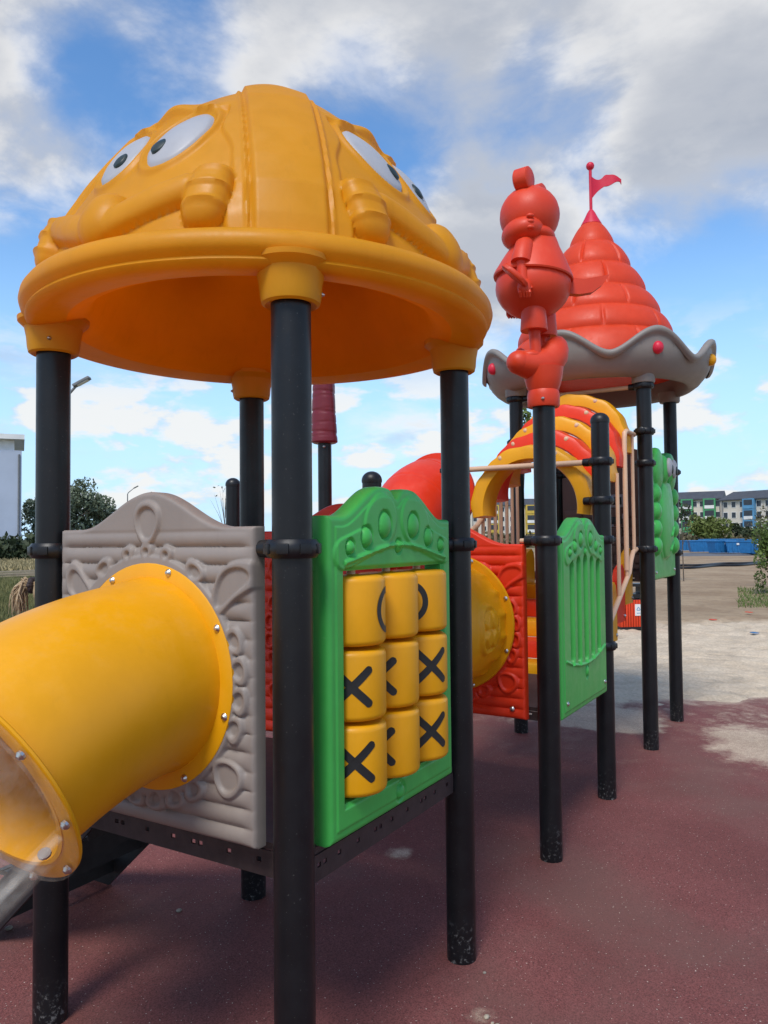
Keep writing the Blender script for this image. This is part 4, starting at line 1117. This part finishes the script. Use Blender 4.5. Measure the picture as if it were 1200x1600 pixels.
# gable house at the left edge
ray = (Vector((FW[0], FW[1], 0))+Vector((RT[0], RT[1], 0))*(33-600)/1200).normalized(); d = Vector((ray.y, -ray.x, 0)); nr = -ray
grt = Vector(at(33, 78)); gl = grt-d*9.0
HB = thing('grey_house', tuple((gl+grt)/2), 'pale blue-grey rendered house wall with white roof edge left of the trees', 'building'); rz = math.atan2(d.y, d.x); Lh = (grt-gl).length
c = (gl+grt)/2-nr*5
MB().box((c.x, c.y, 5.5), (Lh, 10, 11.0), rz).build('wall', WALLG, HB, 0)
MB().box((c.x-d.x*.35, c.y-d.y*.35, 11.55), (Lh-.7, 9.4, 1.1), rz).build('attic_wall', WHF, HB, 0)
MB().box((c.x, c.y, 12.35), (Lh+.5, 11, .5), rz).build('roof_edge', WHF, HB, 0)
q = grt-d*.25+nr*.08; MB().tube([(q.x, q.y, 0), (q.x, q.y, 10.6)], .10, 8).build('downpipe', LAMPM, HB)
# road strip, far scrub, bushes
V = [at(1040, 62, .006), at(1330, 62, .006), at(1330, 75, .006), at(1040, 75, .006)]
mesh('road', V, [(0, 1, 2, 3)], ASPH, None, 0)['kind'] = 'structure'
def scrub(name, label, px0, px1, d0, d1, n, h, mat, size, seed):
    g = np.random.default_rng(seed); V = []; F = []
    for i in range(n):
        x, y, _ = at(g.uniform(px0, px1), g.uniform(d0, d1)); hh = h*g.uniform(.4, 1)*(.6+.5*abs(math.sin(x*.21)+math.sin(y*.13)))
        for k in range(3):
            p_ = np.array([x, y, hh*g.uniform(0, 1)])+g.normal(size=3)*size*.6; a, b_ = g.normal(size=3), g.normal(size=3); a[2] += 1; a /= np.linalg.norm(a); b_ -= a*a.dot(b_); b_ /= np.linalg.norm(b_); s_ = size*g.uniform(.5, 1.3); i0 = len(V)
            V += [p_-a*s_, p_+b_*s_*.5, p_+a*s_, p_-b_*s_*.5]; F.append((i0, i0+1, i0+2, i0+3))
    o = mesh(name, V, F, mat, None, 0); tag(o, label, 'scrub', None, 'stuff'); return o
scrub('scrub', 'dry olive scrub growing before the apartment blocks', 1020, 1260, 125, 160, 9000, 1.5, L_DRY, .5, 4)
scrub('hedge', 'low dark green hedge line beyond the left field', -40, 190, 66, 76, 3500, 1.5, L_DARK, .35, 5)
scrub('hedge', 'dry scrub belt seen between the beige balusters', 690, 960, 120, 160, 6000, 1.6, L_DRY, .5, 6)
bc = at(1103, 118); tree('round_bush', 'round olive-green tree in front of the green-balconied block', 'tree', bc, (bc[0], bc[1], 2.9), (3.3, 3.3, 2.7), 3600, .28, L_BUSH, 11, None, .18)
bc = at(1165, 128); tree('dark_shrub', 'low dark green shrub in front of the blue-balconied block', 'shrub', bc, (bc[0], bc[1], 1.9), (2.9, 2.9, 1.9), 2600, .26, L_DARK, 12, None, .12)
for px, dep, hh, rx, sd in ((66, 92, 6.6, 3.0, 13), (108, 90, 8.6, 3.9, 14), (146, 93, 7.2, 3.0, 15)):
    bc = at(px, dep); tree('willow_tree', {13: 'low grey-green tree beside the pale house', 14: 'tallest grey-green tree of the clump beyond the field', 15: 'grey-green tree at the street-lamp end of the clump'}[sd], 'tree', bc, (bc[0], bc[1], hh*.62), (rx, rx, hh*.52), 4200, .24, L_WIL, sd, 'trees beyond the left field', .2, 9)
bc = at(1066, 28); tree('sapling', 'thin young tree with sparse crown beside the creature panel', 'tree', bc, (bc[0], bc[1], 2.45), (.55, .55, .62), 420, .055, L_DARK, 21, None, .022, 8)
bc = at(1206, 21.5); tree('near_bush', 'bright green leafy shrub at the right edge of the dirt', 'shrub', bc, (bc[0], bc[1], 1.05), (.62, .62, 1.1), 5200, .045, L_NEAR, 22, None, .03, 12)
bc = at(1203, 24); tree('bare_sapling', 'sparse brownish young tree above the bright green shrub', 'tree', bc, (bc[0], bc[1], 2.2), (.75, .75, .85), 300, .05, L_DRY, 23, None, .025, 14)
bc = at(816, 17); tree('sapling', 'young leafy treetop behind the castle post', 'tree', bc, (bc[0], bc[1], 4.2), (.32, .32, .45), 220, .06, L_NEAR, 24, None, .03, 6)
bc = at(352, 26); tree('bare_sapling', 'leafless twiggy young tree behind the capped post', 'tree', bc, (bc[0], bc[1], 3.1), (.7, .7, .8), 40, .05, L_DRY, 25, None, .02, 14)
# grass on the left field
def grass(px0, px1, d0, d1, n, h, wdt, mat, seed, label):
    g = np.random.default_rng(seed); V = []; F = []
    for i in range(n):
        dep = math.exp(g.uniform(math.log(d0), math.log(d1))); x, y, _ = at(g.uniform(px0, px1), dep); a = g.uniform(0, PI); hh = h*g.uniform(.4, 1.2); i0 = len(V)
        lx, ly = g.normal(size=2)*hh*.35; ww = wdt*(1+dep/25)
        V += [(x-ww*math.cos(a), y-ww*math.sin(a), 0), (x+ww*math.cos(a), y+ww*math.sin(a), 0), (x+lx, y+ly, hh)]; F.append((i0, i0+1, i0+2))
    tag(mesh('grass', V, F, mat, None, 0), label, 'grass', None, 'stuff')
grass(-80, 130, 11, 34, 26000, .24, .006, L_GRS, 31, 'rough green and straw grass in the field beyond the slide')
grass(-80, 200, 45, 66, 9000, .35, .02, leafmat('straw_grass', (.22, .18, .085), (.36, .29, .15), .6), 32, 'dry straw-coloured grass before the hedge')
grass(1150, 1260, 17.5, 24, 1800, .10, .006, L_NEAR, 33, 'short grass round the bright green shrub')
# planks lying in the field
PL = at(20, 36)
for k in range(7):
    q = at(2+k*7, 35.5+.35*k); o = MB().box((q[0], q[1], .06+.09*(k % 3)+.04), (3.2, .16, .05), R(-62+k*7+HEAD)).build('plank', WOODP, None, 0)
    tag(o, 'weathered plank lying in a loose heap in the field', 'plank', 'planks heaped in the left field')
# blue containers
for k, (px, dep, wd_, hh, rz_) in enumerate(((1074, 82, 2.6, 1.25, 14), (1096, 74, 2.5, 1.30, -10), (1126, 70, 2.3, 1.30, 16), (1151, 69, 2.0, 1.25, -18), (1172, 64, 1.7, 1.20, 28), (1112, 90, 2.8, 1.35, 8), (1141, 88, 2.6, 1.35, -8), (1188, 82, 2.4, 1.3, 5))):
    q = at(px, dep); o = thing('waste_container', (q[0], q[1], 0), ['plain blue container farthest from the shrub', 'blue container with sloped lid, second of the row', 'blue container with white sticker in mid row', 'blue ribbed container beside the tilted one', 'tilted blue container with pale tarpaulin end by the shrub', 'blue container in the back row behind the sticker one', 'blue container in the back row by the road', 'blue container half hidden by the bright green shrub'][k], 'container', 'blue containers by the road')
    M = Matrix.Translation((q[0], q[1], 0)) @ Matrix.Rotation(R(rz_+HEAD-90), 4, 'Z') @ (Matrix.Rotation(R(6 if k == 4 else 0), 4, 'Y'))
    w2 = wd_/2; V = []
    for z_, e in ((.10, .86), (hh*.82, 1.0)):
        for sx_, sy_ in ((-1, -1), (1, -1), (1, 1), (-1, 1)): V.append(M @ Vector((sx_*w2*e, sy_*.55*e, z_)))
    mesh('body', V, [(3, 2, 1, 0), (4, 5, 6, 7), (0, 1, 5, 4), (1, 2, 6, 5), (2, 3, 7, 6), (3, 0, 4, 7)], BLUC, o, 0)
    MB().box((0, 0, 0), (wd_+.08, 1.2, .14), bev=.05, M=M @ Matrix.Translation((0, 0, hh*.88))).build('lid', BLUC, o)
    for s in np.linspace(-.8, .8, 5): MB().box((0, 0, 0), (.07, .05, hh*.6), M=M @ Matrix.Translation((s*w2, -.56, hh*.48))).build('rib', BLUC, o, 0)
    if k in (2, 3, 4): MB().box((0, 0, 0), (.45, .03, .16), M=M @ Matrix.Translation((.1, -.60, hh*.70))).build('sticker', WHF, o, 0)
    if k == 4: MB().box((0, 0, 0), (.12, 1.15, hh*.8), M=M @ Matrix.Translation((w2+.06, 0, hh*.48))).build('tarpaulin', WHF, o, 0)
# black hoses on the dirt
for k, (y0, y1) in enumerate(((40.5, 45.5), (37.5, 43))):
    P = [Vector(at(1040+i*8, y0+(y1-y0)*i/19+.5*math.sin(i*.7+k), .05)) for i in range(20)]
    tag(MB().tube(P, .07, 8).build('hose', BLKP), ['black hose lying across the dirt, nearer the blue containers', 'black hose lying across the dirt, nearer the sand'][k], 'hose')
# street lamps
def lamp(px, dep, h, label, arm=1.3):
    q = Vector(at(px, dep)); o = thing('street_lamp', tuple(q), label, 'street lamp'); r_ = Vector((RT[0], RT[1], 0))
    MB().tube([q, q+Vector((0, 0, h-.5)), q+Vector((0, 0, h-.3))+r_*.1, q+Vector((0, 0, h+.25))+r_*arm*.8], [.09, .06, .05, .04], 10).build('pole', LAMPM, o)
    c = q+Vector((0, 0, h+.35))+r_*arm; M = Matrix.Translation(c) @ Matrix.Rotation(R(HEAD-90), 4, 'Z') @ Matrix.Rotation(R(-28), 4, 'Y')
    hd = MB().box((0, 0, 0), (.62, .28, .10), bev=.03, M=M).build('lamp_head', LAMPM, o); MB().box((0, 0, 0), (.4, .2, .02), M=M @ Matrix.Translation((.03, 0, -.056))).build('lens', WHF, hd, 0)
lamp(92, 26, 6.75, 'street lamp whose grey head peeks past a black post', .75)
lamp(199, 92, 7.8, 'slim street lamp with bent arm beyond the grey log panel', 1.0); lamp(226, 96, 7.3, 'slim street lamp just showing over the grey panel crown', .6)
# litter bin
q = at(985, 13.7); LB = thing('litter_bin', (q[0], q[1], 0), 'red slatted litter bin with black hooded top behind the castle posts', 'litter bin')
Mb = Matrix.Translation((q[0], q[1], 0)) @ Matrix.Rotation(R(HEAD-90+8), 4, 'Z')
MB().box((0, 0, 0), (.60, .36, .06), bev=.01, M=Mb @ Matrix.Translation((0, 0, .03))).build('base', BLKP, LB)
MB().box((0, 0, 0), (.56, .32, .50), M=Mb @ Matrix.Translation((0, 0, .30))).build('liner', BLKP, LB, 0)
for k in range(13):
    MB().box((0, 0, 0), (.036, .02, .47), bev=.004, M=Mb @ Matrix.Translation((-.282+k*.047, -.175, .30))).build('slat', ORG, LB)
for k in range(7):
    for s_ in (-1, 1): MB().box((0, 0, 0), (.02, .036, .47), bev=.004, M=Mb @ Matrix.Translation((s_*.295, -.14+k*.047, .30))).build('slat', ORG, LB)
hood = []
for i in range(28):
    an = 2*PI*i/28; hood.append((.15*max(-1, min(1, 1.25*math.cos(an))), .066*max(-1, min(1, 1.25*math.sin(an)))))
sq = [(.29*max(-1, min(1, 1.6*math.cos(2*PI*i/28))), .125*max(-1, min(1, 1.6*math.sin(2*PI*i/28)))) for i in range(28)]
V = []; M = Mb @ Matrix.Translation((0, 0, .69))
for y in (-.17, .17):
    V += [M @ Vector((x, y, z)) for x, z in sq]+[M @ Vector((x, y, z+.01)) for x, z in hood]
F = []
for i in range(28):
    j = (i+1) % 28; F += [(i, j, 28+j, 28+i), (56+j, 56+i, 84+i, 84+j), (j, i, 56+i, 56+j), (28+i, 28+j, 84+j, 84+i)]
mesh('hood', V, F, BLKP, LB, 30)
sg = MB().box((0, 0, 0), (.125, .006, .20), M=Mb @ Matrix.Translation((.02, -.19, .36))).build('sign', WHF, LB, 0)
tri = [(-.035, .0), (.035, .0), (0, .062)]; mb = MB()
for i in range(3):
    a, b_ = Vector((*tri[i], 0)), Vector((*tri[(i+1) % 3], 0)); c = (a+b_)/2; an = math.atan2(b_.y-a.y, b_.x-a.x)
    mb.box((0, 0, 0), ((b_-a).length*.8, .004, .011), M=Mb @ Matrix.Translation((.02+c.x, -.194, .355+c.y)) @ Matrix.Rotation(-an, 4, 'Y'))
mb.box((0, 0, 0), (.07, .004, .010), M=Mb @ Matrix.Translation((.02, -.194, .305)))
mb.build('symbol', BLUF, sg, 0)

# ------------------------------------------------------------------ child behind the slide (mostly hidden)
def child():
    q = Vector(at(84, 4.05)); rt = Vector((RT[0], RT[1], 0)); fw = Vector((FW[0], FW[1], 0))
    o = thing('person', (q.x, q.y, 0), 'child with blond ponytail in a dark scrunchie standing behind the yellow slide', 'person')
    SK = simple('skin', (.55, .34, .25), .5, .05); CL = simple('navy_cotton', (.05, .07, .13), .9, .15, 30, .2); HR = simple('blond_hair', (.42, .30, .17), .5, .25, 60); SC = simple('dark_scrunchie', (.035, .022, .022), .7, .3, 80, .4)
    P = lambda x, y, z: q+rt*x+fw*y+Vector((0, 0, z))
    mb = MB()
    for s_ in (-1, 1):
        mb.tube([P(0, s_*.07, .75), P(.01, s_*.07, .42), P(-.01, s_*.07, .09)], [.075, .052, .035], 14)
        mb.tube([P(-.05, s_*.07, .045), P(.05, s_*.07, .045), P(.11, s_*.075, .035)], [.038, .040, .028], 12)
        mb.tube([P(0, s_*.14, 1.12), P(.0, s_*.185, .92), P(.06, s_*.17, .74)], [.045, .036, .026], 12)
        mb.ell(P(.075, s_*.165, .69), (.026, .018, .045), 12, 8)
        for k in range(4): mb.tube([P(.06+.012*k, s_*.165, .66), P(.066+.012*k, s_*.165, .62), P(.072+.011*k, s_*.162, .592)], [.009, .008, .006], 8)
        mb.tube([P(.09, s_*.16, .70), P(.115, s_*.16, .665)], [.009, .007], 8)
    mb.ell(P(0, 0, .95), (.10, .13, .25)); mb.tube([P(0, 0, 1.12), P(.01, 0, 1.28)], [.05, .042], 14)
    mb.ell(P(.015, 0, 1.375), (.085, .075, .105), 24, 16); mb.ell(P(.10, 0, 1.36), (.016, .012, .018), 10, 8)
    for s_ in (-1, 1): mb.ell(P(.01, s_*.078, 1.365), (.02, .012, .028), 10, 8)
    b_ = blob('body', mb, SK, o, .009, 3)
    mb = MB(); mb.ell(P(0, 0, .96), (.125, .155, .25)); 
    for s_ in (-1, 1):
        mb.tube([P(0, s_*.12, 1.14), P(.0, s_*.18, .98)], [.062, .055], 14); mb.tube([P(0, s_*.07, .78), P(.01, s_*.07, .40)], [.095, .075], 14)
    blob('clothes', mb, CL, o, .010, 3)
    for s_ in (-1, 1):
        MB().ell(P(.088, s_*.030, 1.385), (.008, .012, .008), 12, 8).build('eye', PUP, o)
    MB().ell(P(.094, 0, 1.325), (.008, .022, .006), 12, 8).build('mouth', PNK, o)
    mb = MB(); mb.ell(P(-.012, 0, 1.392), (.092, .084, .098), 24, 16); blob('hair', mb, HR, o, .009, 2)
    g = random.Random(3); mb = MB(); kx = P(-.115, -.01, 1.425)
    for i in range(150):
        a = g.uniform(0, 2*PI); rr_ = g.uniform(0, .020); s = kx+Vector((0, 0, rr_*math.sin(a)))+fw*rr_*math.cos(a)
        e1 = s-rt*g.uniform(.02, .05)+Vector((0, 0, g.uniform(-.005, .030)))+fw*g.uniform(-.02, .02); e2 = e1-rt*g.uniform(.0, .045)+Vector((0, 0, g.uniform(-.08, -.02)))+fw*g.uniform(-.03, .03); e3 = e2-rt*g.uniform(-.02, .02)+Vector((0, 0, g.uniform(-.12, -.05)))
        mb.tube([s+rt*.03, s, e1, e2, e3], [.004, .004, .0038, .003, .0008], 5)
    mb.build('ponytail', HR, o)
    mb = MB()
    for i in range(16):
        a = 2*PI*i/16; mb.ell(kx+rt*.008+Vector((0, 0, .030*math.sin(a)))+fw*.030*math.cos(a), (.013+.004*(i % 3), .013, .013+.003*(i % 2)), 10, 7)
    mb.build('scrunchie', SC, o)
child()

# ------------------------------------------------------------------ small things on the ground
PEB = simple('pebble_stone', (.30, .26, .21), .9, .3, 40, .4)
def pebble(px, py, s, label, mat=PEB, group=None):
    dep = 1.642*1200/(py-842+.01*(px-600)); q = at(px, dep); g = random.Random(px*py); bm = bmesh.new(); bmesh.ops.create_icosphere(bm, subdivisions=2, radius=1)
    V = [(q[0]+v.co.x*s*(1+.3*mnoise.noise(v.co*1.7+Vector((px, py, 0)))), q[1]+v.co.y*s*.8*(1+.3*mnoise.noise(v.co*2+Vector((py, 0, px)))), PADZ+s*.35+v.co.z*s*.5) for v in bm.verts]
    bm.verts.index_update(); F = [[v.index for v in f.verts] for f in bm.faces]; bm.free()
    tag(mesh('pebble', V, F, mat, None, 180), label, 'stone', group)
pebble(279, 1414, .014, 'brown pebble on the rubber in the shade beneath the tower deck'); pebble(18, 1441, .017, 'pale pebble at the foot of the black steps')
pebble(747, 1507, .008, 'small stone beside the foot of a black post')
for px, py, s in ((749, 1574, .012), (765, 1590, .017), (738, 1588, .009), (722, 1592, .012), (758, 1583, .008)):
    pebble(px, py, s, 'clod of pale sand lying on the maroon rubber', simple('sand_clod', (.45, .38, .28), .95, .2, 60, .5) if 'sand_clod' not in MATS else MATS['sand_clod'], 'sand clods on the rubber')
def litter(px, py, w_, mat, label):
    dep = 1.65*1200/(py-842+.01*(px-600)); q = at(px, dep, .055); o = MB().box(q, (w_, w_*.6, .012), R(HEAD+20), bev=.004).build('litter', mat); tag(o, label, 'litter')
litter(1174, 993, .13, BLUC, 'scrap of blue plastic lying on the sand'); litter(1110, 972, .13, ORG, 'orange scrap lying where sand meets dirt'); litter(1166, 960, .14, ORG, 'orange scrap lying on the dirt by the shrub')
